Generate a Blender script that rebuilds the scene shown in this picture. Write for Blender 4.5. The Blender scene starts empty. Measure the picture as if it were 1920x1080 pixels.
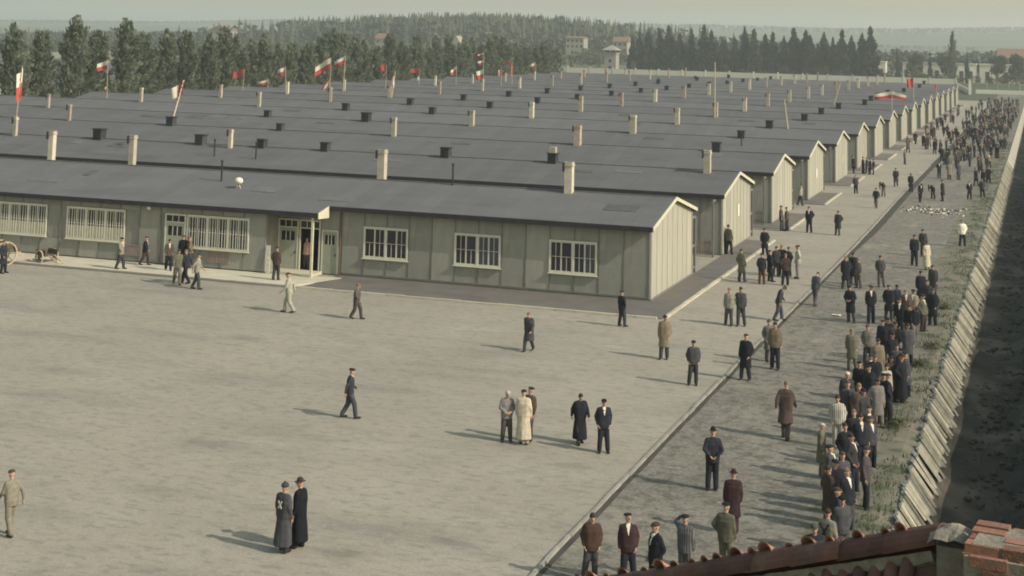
import bpy, bmesh, math, random
from mathutils import Vector, Matrix, noise
R = math.radians
random.seed(11)
scn = bpy.context.scene
C = scn.collection

# ---------------------------------------------------------------- camera
cam_d = bpy.data.cameras.new('camera')
cam = bpy.data.objects.new('camera', cam_d); C.objects.link(cam)
cam.matrix_world = Matrix(((0.9430003, 0.0176884, 0.3323214, 18.794), (0.3319660, -0.1203002, -0.9355888, -75.282),
                           (0.0234292, 0.9925800, -0.1193151, 12.96), (0, 0, 0, 1)))
cam_d.sensor_width = 36; cam_d.lens = 52.386; cam_d.shift_y = -0.418
cam_d.clip_start = 0.2; cam_d.clip_end = 20000
scn.camera = cam

# ---------------------------------------------------------------- sky and sun
SUN_EL, SUN_AZ = 35.0, -10.0            # azimuth from +X towards +Y
world = bpy.data.worlds.new('World'); scn.world = world; world.use_nodes = True
wn = world.node_tree.nodes; wl = world.node_tree.links
bg = wn['Background']
sky = wn.new('ShaderNodeTexSky'); sky.sky_type = 'NISHITA'; sky.sun_disc = False
sky.sun_elevation = R(SUN_EL); sky.sun_rotation = R(90 - SUN_AZ)
sky.altitude = 400; sky.air_density = 2.1; sky.dust_density = 3.0; sky.ozone_density = 1.0
tint = wn.new('ShaderNodeMix'); tint.data_type = 'RGBA'; tint.blend_type = 'MULTIPLY'; tint.inputs[0].default_value = 1
tint.inputs[7].default_value = (1.0, 0.985, 0.88, 1)
wl.new(sky.outputs[0], tint.inputs[6]); wl.new(tint.outputs[2], bg.inputs[0]); bg.inputs[1].default_value = 0.15
sd = bpy.data.lights.new('sun', 'SUN'); sd.energy = 4.2; sd.angle = R(0.6); sd.color = (1.0, 0.925, 0.81)
sun = bpy.data.objects.new('sun', sd); C.objects.link(sun)
sv = Vector((math.cos(R(SUN_EL)) * math.cos(R(SUN_AZ)), math.cos(R(SUN_EL)) * math.sin(R(SUN_AZ)), math.sin(R(SUN_EL))))
sun.rotation_euler = (-sv).to_track_quat('-Z', 'Y').to_euler(); sun.location = (60, -60, 60)
scn.view_settings.view_transform = 'Standard'; scn.view_settings.look = 'None'
scn.view_settings.exposure = 0.16; scn.view_settings.gamma = 1
scn.cycles.filter_width = 1.9
scn.cycles.max_bounces = 5; scn.cycles.volume_bounces = 0

# ---------------------------------------------------------------- materials
def mat(name, col, rough=0.9, var=0.15, scale=3.0, bump=0.0, bscale=40.0, col2=None, stretch=None, spec=0.2, detail=6, contrast=None):
    m = bpy.data.materials.new(name); m.use_nodes = True
    nt = m.node_tree; n = nt.nodes; l = nt.links
    b = n['Principled BSDF']; b.inputs['Roughness'].default_value = rough
    b.inputs['Specular IOR Level'].default_value = spec
    tc = n.new('ShaderNodeTexCoord'); mp = n.new('ShaderNodeMapping')
    l.new(tc.outputs['Object'], mp.inputs[0])
    if stretch: mp.inputs['Scale'].default_value = stretch
    nz = n.new('ShaderNodeTexNoise'); nz.inputs['Scale'].default_value = scale; nz.inputs['Detail'].default_value = detail
    nz.inputs['Roughness'].default_value = 0.62
    l.new(mp.outputs[0], nz.inputs[0])
    rp = n.new('ShaderNodeValToRGB'); l.new(nz.outputs[0], rp.inputs[0])
    lo, hi = contrast or (0.3, 0.7)
    rp.color_ramp.elements[0].position = lo; rp.color_ramp.elements[1].position = hi
    c2 = col2 or tuple(min(1, c * (1 + var)) for c in col); c1 = col if col2 else tuple(c * (1 - var) for c in col)
    rp.color_ramp.elements[0].color = (*c1, 1); rp.color_ramp.elements[1].color = (*c2, 1)
    l.new(rp.outputs[0], b.inputs['Base Color'])
    if bump:
        n2 = n.new('ShaderNodeTexNoise'); n2.inputs['Scale'].default_value = bscale; n2.inputs['Detail'].default_value = 4
        l.new(tc.outputs['Object'], n2.inputs[0])
        bp = n.new('ShaderNodeBump'); bp.inputs['Strength'].default_value = bump; bp.inputs['Distance'].default_value = 0.02
        l.new(n2.outputs[0], bp.inputs['Height']); l.new(bp.outputs[0], b.inputs['Normal'])
    return m

def mix_layer(m, col, scale, lo, hi, stretch=(1, 1, 1), fac=1.0, detail=5, seed=0.0):
    """lay another noise-masked tone over a material's base colour"""
    nt = m.node_tree; n = nt.nodes; l = nt.links; b = n['Principled BSDF']
    src = b.inputs['Base Color'].links[0].from_socket
    tc = n.new('ShaderNodeTexCoord'); mp = n.new('ShaderNodeMapping'); mp.inputs['Scale'].default_value = stretch
    mp.inputs['Location'].default_value = (seed, seed * 1.7, 0)
    nz = n.new('ShaderNodeTexNoise'); nz.inputs['Scale'].default_value = scale; nz.inputs['Detail'].default_value = detail
    l.new(tc.outputs['Object'], mp.inputs[0]); l.new(mp.outputs[0], nz.inputs[0])
    mr = n.new('ShaderNodeMapRange'); mr.inputs[1].default_value = lo; mr.inputs[2].default_value = hi; mr.inputs[4].default_value = fac
    l.new(nz.outputs[0], mr.inputs[0])
    mx = n.new('ShaderNodeMix'); mx.data_type = 'RGBA'
    l.new(mr.outputs[0], mx.inputs[0]); l.new(src, mx.inputs[6]); mx.inputs[7].default_value = (*col, 1)
    l.new(mx.outputs[2], b.inputs['Base Color'])
    return m

M = {}
M['square'] = mat('square_gravel', (0.280, 0.252, 0.202), var=0.10, scale=0.10, bump=0.5, bscale=9, detail=9)
mix_layer(M['square'], (0.175, 0.160, 0.140), 0.20, 0.54, 0.72, stretch=(0.6, 1.8, 1), fac=0.65)
mix_layer(M['square'], (0.33, 0.305, 0.255), 0.28, 0.55, 0.75, stretch=(0.7, 1.5, 1), fac=0.6, seed=9)
mix_layer(M['square'], (0.16, 0.145, 0.12), 0.9, 0.54, 0.72, stretch=(0.7, 1.4, 1), fac=0.4, detail=8, seed=31)
mix_layer(M['square'], (0.13, 0.12, 0.10), 14, 0.5, 0.7, fac=0.45, detail=6, seed=41)
mix_layer(M['square'], (0.155, 0.142, 0.118), 3.0, 0.50, 0.68, stretch=(.7, 1.3, 1), fac=0.55, detail=9, seed=4)
mix_layer(M['square'], (0.36, 0.33, 0.27), 5.5, 0.56, 0.74, fac=0.45, detail=8, seed=14)
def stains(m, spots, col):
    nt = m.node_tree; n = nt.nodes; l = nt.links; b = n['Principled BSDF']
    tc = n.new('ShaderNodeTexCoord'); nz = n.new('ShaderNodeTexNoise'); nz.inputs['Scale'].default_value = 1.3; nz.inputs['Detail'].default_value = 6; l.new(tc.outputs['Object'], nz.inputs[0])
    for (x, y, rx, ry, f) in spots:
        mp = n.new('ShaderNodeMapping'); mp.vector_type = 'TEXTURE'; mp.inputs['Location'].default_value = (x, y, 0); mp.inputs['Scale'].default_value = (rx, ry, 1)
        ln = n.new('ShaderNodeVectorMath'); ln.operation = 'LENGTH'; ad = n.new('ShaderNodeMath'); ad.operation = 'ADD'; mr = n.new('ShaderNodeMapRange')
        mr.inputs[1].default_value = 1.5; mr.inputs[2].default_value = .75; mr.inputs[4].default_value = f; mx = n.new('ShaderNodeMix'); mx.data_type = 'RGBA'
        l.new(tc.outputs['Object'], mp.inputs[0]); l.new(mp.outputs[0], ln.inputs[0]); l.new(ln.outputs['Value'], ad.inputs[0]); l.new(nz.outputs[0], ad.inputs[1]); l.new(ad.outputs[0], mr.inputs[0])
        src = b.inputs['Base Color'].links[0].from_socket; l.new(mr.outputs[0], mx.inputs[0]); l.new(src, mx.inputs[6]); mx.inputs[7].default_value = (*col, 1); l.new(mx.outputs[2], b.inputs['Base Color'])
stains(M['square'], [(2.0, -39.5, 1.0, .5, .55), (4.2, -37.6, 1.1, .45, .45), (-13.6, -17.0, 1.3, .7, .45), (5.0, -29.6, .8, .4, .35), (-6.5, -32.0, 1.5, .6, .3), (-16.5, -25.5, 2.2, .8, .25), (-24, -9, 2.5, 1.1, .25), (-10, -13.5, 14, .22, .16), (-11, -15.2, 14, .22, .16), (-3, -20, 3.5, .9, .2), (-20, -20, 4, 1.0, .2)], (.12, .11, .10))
M['verge'] = mat('trampled_verge', (0.178, 0.165, 0.138), var=0.2, scale=0.25, bump=0.6, bscale=8, detail=9)
mix_layer(M['verge'], (0.082, 0.078, 0.060), 2.2, 0.46, 0.62, fac=0.75, detail=9)
mix_layer(M['verge'], (0.07, 0.066, 0.052), 8.0, 0.5, 0.64, fac=0.6, detail=9, seed=21)
mix_layer(M['verge'], (0.25, 0.225, 0.175), 0.5, 0.56, 0.70, stretch=(1, .6, 1), fac=0.6, seed=5)
mix_layer(M['verge'], (0.27, 0.245, 0.20), 7.0, 0.55, 0.68, fac=0.6, seed=8)
M['rim'] = mat('ditch_rim_soil', (0.145, 0.132, 0.10), var=0.2, scale=0.5, bump=0.6, bscale=10, detail=9)
mix_layer(M['rim'], (0.06, 0.075, 0.042), 0.8, 0.52, 0.60, fac=0.8)
mix_layer(M['rim'], (0.20, 0.175, 0.13), 1.3, 0.55, 0.68, fac=0.6, seed=3)
M['asphalt'] = mat('apron_asphalt', (0.125, 0.114, 0.102), var=0.14, scale=0.6, bump=0.3, bscale=20)
mix_layer(M['asphalt'], (0.08, 0.075, 0.075), 0.8, 0.55, 0.68, stretch=(.4, 1, 1), fac=0.6)
M['pavement'] = mat('pale_concrete', (0.42, 0.385, 0.30), var=0.12, scale=1.2, bump=0.2)
M['kerb'] = mat('kerb_stone', (0.27, 0.255, 0.215), var=0.2, scale=2.0, bump=0.3)
M['gutter'] = mat('gutter_dirt_shade', (0.055, 0.052, 0.045), var=0.3, scale=1.5, bump=0.5)  # gutter dirt, with the shadow beside the kerb painted in
M['field'] = mat('far_fields', (0.085, 0.095, 0.05), var=0.2, scale=0.006, detail=3)
mix_layer(M['field'], (0.045, 0.06, 0.035), 0.0022, 0.50, 0.53, stretch=(.5, 1.6, 1), fac=0.9, detail=3)
mix_layer(M['field'], (0.15, 0.16, 0.085), 0.0035, 0.55, 0.58, stretch=(.4, 2, 1), fac=0.7, detail=2, seed=4)
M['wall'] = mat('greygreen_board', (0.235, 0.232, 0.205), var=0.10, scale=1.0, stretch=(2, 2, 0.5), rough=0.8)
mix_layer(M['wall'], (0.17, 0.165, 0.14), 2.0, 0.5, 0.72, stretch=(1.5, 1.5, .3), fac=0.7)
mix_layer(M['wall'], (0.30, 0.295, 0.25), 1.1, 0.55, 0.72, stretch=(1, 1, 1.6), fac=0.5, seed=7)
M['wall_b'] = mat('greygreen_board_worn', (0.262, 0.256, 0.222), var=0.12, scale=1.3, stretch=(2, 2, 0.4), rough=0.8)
M['gable'] = mat('gable_board_sunlit', (0.33, 0.318, 0.262), var=0.08, scale=1.4, stretch=(3, 3, 0.4), rough=0.8)  # same paint as the front wall, sunlit paleness put into the colour
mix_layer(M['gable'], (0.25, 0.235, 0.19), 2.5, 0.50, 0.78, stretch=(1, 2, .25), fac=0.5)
M['gable_b'] = mat('gable_board_sunlit_worn', (0.30, 0.288, 0.238), var=0.1, scale=1.4, stretch=(3, 3, 0.4), rough=0.8)
M['batten'] = mat('batten_paint_shaded', (0.15, 0.15, 0.135), var=0.15, scale=4)  # darker than the wall: shading along the battens put into the colour
M['plinth'] = mat('plinth', (0.17, 0.165, 0.15), var=0.2, scale=2)
M['roof'] = mat('roofing_felt', (0.098, 0.096, 0.098), var=0.10, scale=0.5, bump=0.25, bscale=6, stretch=(.35, 1, 1), rough=0.85, spec=0.3)
mix_layer(M['roof'], (0.068, 0.067, 0.069), 0.35, 0.56, 0.72, stretch=(.5, 1.6, 1), fac=0.6)
mix_layer(M['roof'], (0.14, 0.136, 0.130), 0.9, 0.60, 0.75, stretch=(.3, 2.2, 1), fac=0.5, seed=6)
M['patch_a'] = mat('felt_patch_dark', (0.082, 0.083, 0.088), var=0.2, scale=2)
M['patch_b'] = mat('felt_patch_pale', (0.118, 0.117, 0.120), var=0.2, scale=2)
M['fascia'] = mat('dark_fascia', (0.030, 0.028, 0.036), var=0.2)
M['trim'] = mat('cream_trim', (0.50, 0.475, 0.36), var=0.1, scale=3)
M['frame'] = mat('window_paint', (0.52, 0.51, 0.43), var=0.08, scale=5)
M['pane'] = mat('window_glass', (0.012, 0.014, 0.022), rough=0.12, var=0.1, spec=0.5)
M['pane_dirty'] = mat('dusty_glass', (0.05, 0.055, 0.065), rough=0.3, var=0.3, spec=0.4)
M['pale_board'] = mat('pale_infill', (0.42, 0.40, 0.31), var=0.1)
M['door'] = mat('door_paint', (0.30, 0.315, 0.25), var=0.1, scale=2)
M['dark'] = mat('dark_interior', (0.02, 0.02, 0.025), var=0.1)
M['slats'] = mat('red_slat', (0.24, 0.19, 0.165), var=0.15)
M['chimney'] = mat('chimney_render', (0.43, 0.39, 0.31), var=0.18, scale=2.2, bump=0.4, bscale=14)
mix_layer(M['chimney'], (0.30, 0.22, 0.17), 2.6, 0.55, 0.7, fac=0.6)
M['chimney_b'] = mat('chimney_brick', (0.33, 0.26, 0.215), var=0.25, scale=3.5, bump=0.4, bscale=14)
M['soot'] = mat('soot_metal', (0.03, 0.03, 0.035), var=0.3)
M['vent'] = mat('vent_board', (0.045, 0.048, 0.055), var=0.25, scale=4)
M['white'] = mat('whitewash', (0.72, 0.70, 0.62), var=0.1, scale=.8)
M['wood_pole'] = mat('pale_pole', (0.42, 0.34, 0.24), var=0.2)
M['flag_white'] = mat('flag_white', (0.64, 0.60, 0.49), var=0.06, scale=5)
M['flag_red'] = mat('flag_red', (0.42, 0.075, 0.062), var=0.15, scale=5)
M['slab'] = mat('bank_slab', (0.44, 0.41, 0.33), var=0.22, scale=2.5, bump=0.4, bscale=12, stretch=(1, 2.5, 1))
mix_layer(M['slab'], (0.28, 0.26, 0.20), 1.1, 0.52, 0.75, fac=0.6)
M['slab_b'] = mat('bank_slab_worn_shaded', (0.27, 0.255, 0.205), var=0.25, scale=2.5, bump=0.4, bscale=12)  # darker slabs: some worn, those ending each group coloured as if shaded
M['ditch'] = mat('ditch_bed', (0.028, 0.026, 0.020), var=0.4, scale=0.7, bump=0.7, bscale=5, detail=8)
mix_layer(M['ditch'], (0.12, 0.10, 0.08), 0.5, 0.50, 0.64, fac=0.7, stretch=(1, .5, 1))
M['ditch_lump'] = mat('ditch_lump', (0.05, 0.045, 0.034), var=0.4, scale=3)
M['grass'] = mat('rim_grass', (0.060, 0.078, 0.036), var=0.4, scale=1.2)
M['leaf_poplar'] = mat('poplar_leaf', (0.062, 0.082, 0.060), var=0.0, col2=(0.25, 0.275, 0.19), scale=0.9, rough=0.7, contrast=(.35, .68))
M['leaf_broad'] = mat('broad_leaf', (0.055, 0.066, 0.030), var=0.0, col2=(0.12, 0.115, 0.058), scale=0.5, rough=0.7, contrast=(.35, .65))
def translucent(m, f):
    nt = m.node_tree; n = nt.nodes; l = nt.links; b = n['Principled BSDF']; tr = n.new('ShaderNodeBsdfTranslucent'); mx = n.new('ShaderNodeMixShader')
    l.new(b.inputs['Base Color'].links[0].from_socket, tr.inputs[0]); mx.inputs[0].default_value = f
    l.new(b.outputs[0], mx.inputs[1]); l.new(tr.outputs[0], mx.inputs[2]); l.new(mx.outputs[0], n['Material Output'].inputs[0])
translucent(M['leaf_poplar'], .45); translucent(M['leaf_broad'], .35)
M['needle'] = mat('conifer_needle', (0.024, 0.034, 0.030), var=0.0, col2=(0.062, 0.076, 0.056), scale=0.6, rough=0.8, contrast=(.35, .65))
M['forest'] = mat('far_forest', (0.034, 0.042, 0.026), var=0.0, col2=(0.085, 0.085, 0.048), scale=0.03, rough=0.9, detail=8, contrast=(.42, .6))
M['bark'] = mat('bark', (0.10, 0.085, 0.065), var=0.3, scale=4)
M['tile'] = mat('clay_tile', (0.12, 0.058, 0.047), var=0.3, scale=3.5, bump=0.4, bscale=30, rough=0.75)
mix_layer(M['tile'], (0.07, 0.05, 0.042), 2.4, 0.48, 0.66, fac=0.7)
M['tile_b'] = mat('clay_tile_orange_lit', (0.27, 0.13, 0.088), var=0.25, scale=4, bump=0.4, bscale=30, rough=0.75)  # sunlit orange of the far-slope noses put into colour; also odd tiles, bricks
M['mortar'] = mat('mortar', (0.20, 0.175, 0.14), var=0.35, scale=7, bump=0.8, bscale=22)
M['brick'] = mat('brick', (0.20, 0.10, 0.072), var=0.3, scale=14, bump=0.5, bscale=60)
mix_layer(M['brick'], (0.10, 0.075, 0.06), 9, 0.5, 0.66, fac=0.7)
mix_layer(M['brick'], (0.26, 0.22, 0.17), 12, 0.58, 0.7, fac=0.6, seed=3)
mix_layer(M['tile_b'], (0.12, 0.08, 0.055), 9, 0.5, 0.7, fac=0.6)
mix_layer(M['tile'], (0.13, 0.13, 0.085), 6, 0.6, 0.72, fac=0.5, seed=8)
M['house'] = mat('house_plaster', (0.27, 0.255, 0.21), var=0.1, scale=.4)
M['house_roof'] = mat('house_roof_tile', (0.19, 0.115, 0.085), var=0.2, scale=.8)
M['skin'] = mat('skin', (0.40, 0.245, 0.18), var=0.1, scale=9, rough=0.6)
M['eye'] = mat('eye_dark', (0.05, 0.035, 0.03), var=0.1)
M['hairm'] = mat('dark_hair', (0.035, 0.027, 0.022), var=0.3, scale=20)
M['hair_fair'] = mat('fair_hair', (0.16, 0.11, 0.07), var=0.3, scale=20)
M['leather_shoe'] = mat('shoe_leather', (0.022, 0.018, 0.016), var=0.2, rough=0.5)
M['shirt'] = mat('shirt_cloth', (0.62, 0.57, 0.47), var=0.08)
CLOTH = dict(khaki=(.245, .225, .175), slate=(.062, .063, .070), black=(.020, .021, .027), navy=(.028, .030, .041),
             slateblue=(.062, .068, .085), grey=(.19, .18, .165), greyviolet=(.105, .092, .095), brown=(.082, .060, .052),
             cream=(.42, .37, .28), tan=(.235, .195, .14), palegrey=(.30, .29, .235), olive=(.125, .122, .09),
             rust=(.14, .07, .05), rose=(.33, .20, .16), white=(.60, .57, .48), maroon=(.062, .036, .040), leather=(.105, .068, .052))
for k_, c_ in CLOTH.items():
    M[k_] = mat(k_ + '_wool', tuple(q * (.95 if max(c_) > .25 else .80) for q in c_), var=0.22, scale=7, bump=0.35, bscale=25, rough=0.95, spec=0.05)
def stripes(name, a, b, freq):
    m = mat(name, a, var=0.05, scale=8, rough=0.95, spec=0.05)
    nt = m.node_tree; n = nt.nodes; l = nt.links; bs = n['Principled BSDF']
    src = bs.inputs['Base Color'].links[0].from_socket
    tc = n.new('ShaderNodeTexCoord'); wv = n.new('ShaderNodeTexWave'); wv.bands_direction = 'X'; wv.inputs['Scale'].default_value = freq
    l.new(tc.outputs['Object'], wv.inputs[0])
    mr = n.new('ShaderNodeMapRange'); mr.inputs[1].default_value = .45; mr.inputs[2].default_value = .55; l.new(wv.outputs['Fac'], mr.inputs[0])
    mx = n.new('ShaderNodeMix'); mx.data_type = 'RGBA'; l.new(mr.outputs[0], mx.inputs[0]); l.new(src, mx.inputs[6]); mx.inputs[7].default_value = (*b, 1)
    l.new(mx.outputs[2], bs.inputs['Base Color']); return m
M['stripe'] = stripes('pale_striped_cloth', (.47, .43, .34), (.20, .19, .19), 5.0)
M['stripe2'] = stripes('dark_striped_cloth', (.13, .125, .115), (.045, .05, .065), 5.0)

# ---------------------------------------------------------------- mesh helpers
def per_object(m, amount):
    """each object of this material a little lighter or darker than the next"""
    nt = m.node_tree; n = nt.nodes; l = nt.links; b = n['Principled BSDF']; src = b.inputs['Base Color'].links[0].from_socket
    oi = n.new('ShaderNodeObjectInfo'); mr = n.new('ShaderNodeMapRange'); mr.inputs[3].default_value = 1 - amount; mr.inputs[4].default_value = 1 + amount
    hs = n.new('ShaderNodeHueSaturation'); l.new(oi.outputs['Random'], mr.inputs[0]); l.new(mr.outputs[0], hs.inputs['Value']); l.new(src, hs.inputs['Color'])
    for lk in list(l):
        if lk.to_socket == b.inputs['Base Color'] or (lk.from_socket == src and lk.to_node.type == 'BSDF_TRANSLUCENT'): to = lk.to_socket; l.remove(lk); l.new(hs.outputs[0], to)
for k_, a_ in (('roof', .10), ('wall', .07), ('wall_b', .08), ('gable', .08), ('gable_b', .10), ('chimney', .22), ('chimney_b', .2), ('slab', .22), ('slab_b', .25), ('brick', .3), ('tile', .3), ('tile_b', .3),
               ('leaf_poplar', .12), ('needle', .2), ('leaf_broad', .2), ('kerb', .12), ('pavement', .1), ('vent', .3), ('door', .1), ('pane', .6)): per_object(M[k_], a_)
for k_ in CLOTH: per_object(M[k_], .28)
def felt_strips(m):
    nt = m.node_tree; n = nt.nodes; l = nt.links; b = n['Principled BSDF']; src = b.inputs['Base Color'].links[0].from_socket
    tc = n.new('ShaderNodeTexCoord'); sp = n.new('ShaderNodeSeparateXYZ'); fl = n.new('ShaderNodeMath'); fl.operation = 'FLOOR'; wn_ = n.new('ShaderNodeTexWhiteNoise'); wn_.noise_dimensions = '1D'
    mr = n.new('ShaderNodeMapRange'); mr.inputs[3].default_value = .95; mr.inputs[4].default_value = 1.05; hs = n.new('ShaderNodeHueSaturation')
    l.new(tc.outputs['Object'], sp.inputs[0]); l.new(sp.outputs[0], fl.inputs[0]); l.new(fl.outputs[0], wn_.inputs['W']); l.new(wn_.outputs['Value'], mr.inputs[0]); l.new(mr.outputs[0], hs.inputs['Value']); l.new(src, hs.inputs['Color']); l.new(hs.outputs[0], b.inputs['Base Color'])
felt_strips(M['roof'])

class MB:
    def __init__(s): s.v = []; s.f = []; s.m = []
    def add(s, vs, fs, mi=0):
        o = len(s.v); s.v += [tuple(v) for v in vs]; s.f += [tuple(i + o for i in f) for f in fs]; s.m += [mi] * len(fs); return s
    def box(s, x0, y0, z0, x1, y1, z1, mi=0):
        return s.add([(x0, y0, z0), (x1, y0, z0), (x1, y1, z0), (x0, y1, z0), (x0, y0, z1), (x1, y0, z1), (x1, y1, z1), (x0, y1, z1)],
                     [(0, 3, 2, 1), (4, 5, 6, 7), (0, 1, 5, 4), (1, 2, 6, 5), (2, 3, 7, 6), (3, 0, 4, 7)], mi)
    def hexa(s, a, b, mi=0):      # two quads (bottom, top)
        return s.add(list(a) + list(b), [(0, 3, 2, 1), (4, 5, 6, 7), (0, 1, 5, 4), (1, 2, 6, 5), (2, 3, 7, 6), (3, 0, 4, 7)], mi)
    def bar(s, p0, p1, w, d, mi=0, up=(0, 0, 1)):
        p0, p1 = Vector(p0), Vector(p1); t = (p1 - p0).normalized(); u = Vector(up)
        if abs(t.dot(u)) > .98: u = Vector((0, 1, 0))
        a = t.cross(u).normalized() * w / 2; b = a.cross(t).normalized() * d / 2
        q = [p - a - b for p in (p0, p1)]; r = [p + a - b for p in (p0, p1)]; s2 = [p + a + b for p in (p0, p1)]; t2 = [p - a + b for p in (p0, p1)]
        return s.hexa((q[0], r[0], s2[0], t2[0]), (q[1], r[1], s2[1], t2[1]), mi)
    def tube(s, p0, p1, r0, r1, n=8, mi=0, caps=True):
        p0, p1 = Vector(p0), Vector(p1); t = (p1 - p0).normalized(); u = Vector((0, 0, 1)) if abs(t.z) < .95 else Vector((0, 1, 0))
        a = t.cross(u).normalized(); b = t.cross(a)
        vs = [p + (a * math.cos(k * 2 * math.pi / n) + b * math.sin(k * 2 * math.pi / n)) * r for p, r in ((p0, r0), (p1, r1)) for k in range(n)]
        fs = [(k, (k + 1) % n, n + (k + 1) % n, n + k) for k in range(n)]
        if caps: fs += [tuple(range(n - 1, -1, -1)), tuple(range(n, 2 * n))]
        return s.add(vs, fs, mi)
    def ell(s, c, r, rot=None, nu=12, nv=8, mi=0, zmin=-1.0):
        c = Vector(c); vs = []; fs = []
        for j in range(nv + 1):
            th = math.pi * j / nv; zz = max(zmin, math.cos(th)); rr = math.sqrt(max(0, 1 - zz * zz)) if zz > zmin else math.sin(th)
            rr = max(rr, .001)
            for i in range(nu):
                ph = 2 * math.pi * i / nu; p = Vector((r[0] * rr * math.cos(ph), r[1] * rr * math.sin(ph), r[2] * zz))
                if rot: p = rot @ p
                vs.append(c + p)
        for j in range(nv):
            for i in range(nu):
                fs.append((j * nu + i, (j + 1) * nu + i, (j + 1) * nu + (i + 1) % nu, j * nu + (i + 1) % nu))
        return s.add(vs, fs, mi)
    def cap(s, p0, p1, r0, r1, n=10, fl=1.0, mi=0):   # tapered capsule; fl flattens along y
        p0, p1 = Vector(p0), Vector(p1); t = (p1 - p0).normalized(); u = Vector((0, 1, 0)) if abs(t.y) < .9 else Vector((0, 0, 1))
        a = t.cross(u).normalized(); b = t.cross(a)
        rings = []
        for k in (-.95, -.7, -.3): rings.append((p0 + t * r0 * k, r0 * math.sqrt(1 - k * k)))
        rings.append((p0, r0)); rings.append((p1, r1))
        for k in (.3, .7, .95): rings.append((p1 + t * r1 * k, r1 * math.sqrt(1 - k * k)))
        vs = [c + (a * math.cos(i * 2 * math.pi / n) + b * fl * math.sin(i * 2 * math.pi / n)) * r for c, r in rings for i in range(n)]
        fs = [(j * n + i, j * n + (i + 1) % n, (j + 1) * n + (i + 1) % n, (j + 1) * n + i) for j in range(len(rings) - 1) for i in range(n)]
        fs += [tuple(range(n - 1, -1, -1)), tuple(range(len(vs) - n, len(vs)))]
        return s.add(vs, fs, mi)
    def mesh(s, name, mats, smooth=False):
        me = bpy.data.meshes.new(name); me.from_pydata(s.v, [], s.f)
        if not isinstance(mats, (list, tuple)): mats = [mats]
        for m in mats: me.materials.append(m)
        if len(mats) > 1: me.polygons.foreach_set('material_index', s.m)
        if smooth: me.polygons.foreach_set('use_smooth', [True] * len(s.f))
        me.update(); return me
def put(name, me, parent=None, loc=(0, 0, 0), rz=0.0, scale=None, **kw):
    if isinstance(me, MB): raise TypeError
    o = bpy.data.objects.new(name, me); C.objects.link(o); o.parent = parent
    o.location = loc
    if rz: o.rotation_euler = (0, 0, rz)
    if scale: o.scale = scale if isinstance(scale, tuple) else (scale,) * 3
    for k, v in kw.items(): o[k] = v
    return o
def thing(name, label, cat, loc=(0, 0, 0), rz=0.0, group=None):
    o = put(name, None, None, loc, rz, label=label, category=cat)
    if group: o['group'] = group
    return o
def copy_tree(o, parent=None):
    c = o.copy(); C.objects.link(c); c.parent = parent
    for ch in o.children: copy_tree(ch, c)
    return c
def structure(name, mb, mats, parent=None):
    return put(name, mb.mesh(name, mats), parent, kind='structure')

# ---------------------------------------------------------------- the place, in metres
W, S, EZ, RZ, LEN = 9.25, 18.08, 3.70, 4.75, 100.0     # barrack width, spacing, eave, ridge, length
SL = (RZ - EZ) / (W / 2 + .46)
MOD = 1.32

def terrain_z(x, y):
    def ss(t): t = max(0., min(1., t)); return t * t * (3 - 2 * t)
    z = 0.0
    z += 10.5 * math.exp(-((x + 360) / 150) ** 2 - ((y - 960) / 170) ** 2)
    z += 4.0 * ss((y - 620) / 300) * ss((x + 900) / 900)
    far = ss((y - 1500) / 2000)
    z += far * (28 + 26 * ss((x + 2900) / 2600) + 4 * math.sin(x / 330.) + 3 * math.sin(x / 130. + 1))
    return z
def sheet(name, xs, ys, mt, zf, kind='structure'):
    b = MB(); n = len(xs)
    b.v = [(x, y, zf(x, y)) for y in ys for x in xs]
    b.f = [(j * n + i, j * n + i + 1, (j + 1) * n + i + 1, (j + 1) * n + i) for j in range(len(ys) - 1) for i in range(n - 1)]
    b.m = [0] * len(b.f)
    o = put(name, b.mesh(name, mt, True), kind=kind); return o
def rng(a, b, n): return [a + (b - a) * i / n for i in range(n + 1)]
G0 = -0.012
ys_n = rng(-400, 400, 8)
sheet('ground', rng(-5200, 14.8, 3), ys_n, M['field'], lambda x, y: G0)
sheet('ground', rng(21.5, 5200, 3), ys_n, M['field'], lambda x, y: 1.54)
sheet('terrain', [-5200, -4300, -3600] + rng(-3000, 900, 90) + [1200, 1700, 2400, 3400, 5200], rng(400, 700, 4)[:-1] + rng(700, 1500, 24)[:-1] + rng(1500, 4000, 30) + [5000, 6200],
      M['field'], lambda x, y: terrain_z(x, y) + G0 - .002)
sheet('square', [-120, -60, -30, -10, 6.9], [-60, -30, -5, 60, 200, 330], M['square'], lambda x, y: -0.006)
def wob(y, s): return .5 * noise.noise(Vector((y * .35, s, 0)))
b = MB(); ysv = rng(-60, 395, 300)
for i in range(len(ysv)):
    y = ysv[i]; b.v += [(6.9, y, 0.0), (13.0 + wob(y, 1), y, 0.0)]
b.f = [(2 * i, 2 * i + 1, 2 * i + 3, 2 * i + 2) for i in range(len(ysv) - 1)]; b.m = [0] * len(b.f)
structure('verge', b, M['verge'])
b = MB()
for i in range(len(ysv)):
    y = ysv[i]
    b.v += [(12.4, y, -.002), (12.95 + wob(y, 1), y, .006), (13.6, y, .05 + .05 * noise.noise(Vector((y, 3, 0)))), (14.35, y, .07 + .07 * noise.noise(Vector((y, 7, 0)))), (14.86, y, 0.0)]
b.f = [(5 * i + k, 5 * i + k + 1, 5 * i + k + 6, 5 * i + k + 5) for i in range(len(ysv) - 1) for k in range(4)]; b.m = [0] * len(b.f)
structure('bank', b, M['rim'])
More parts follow.
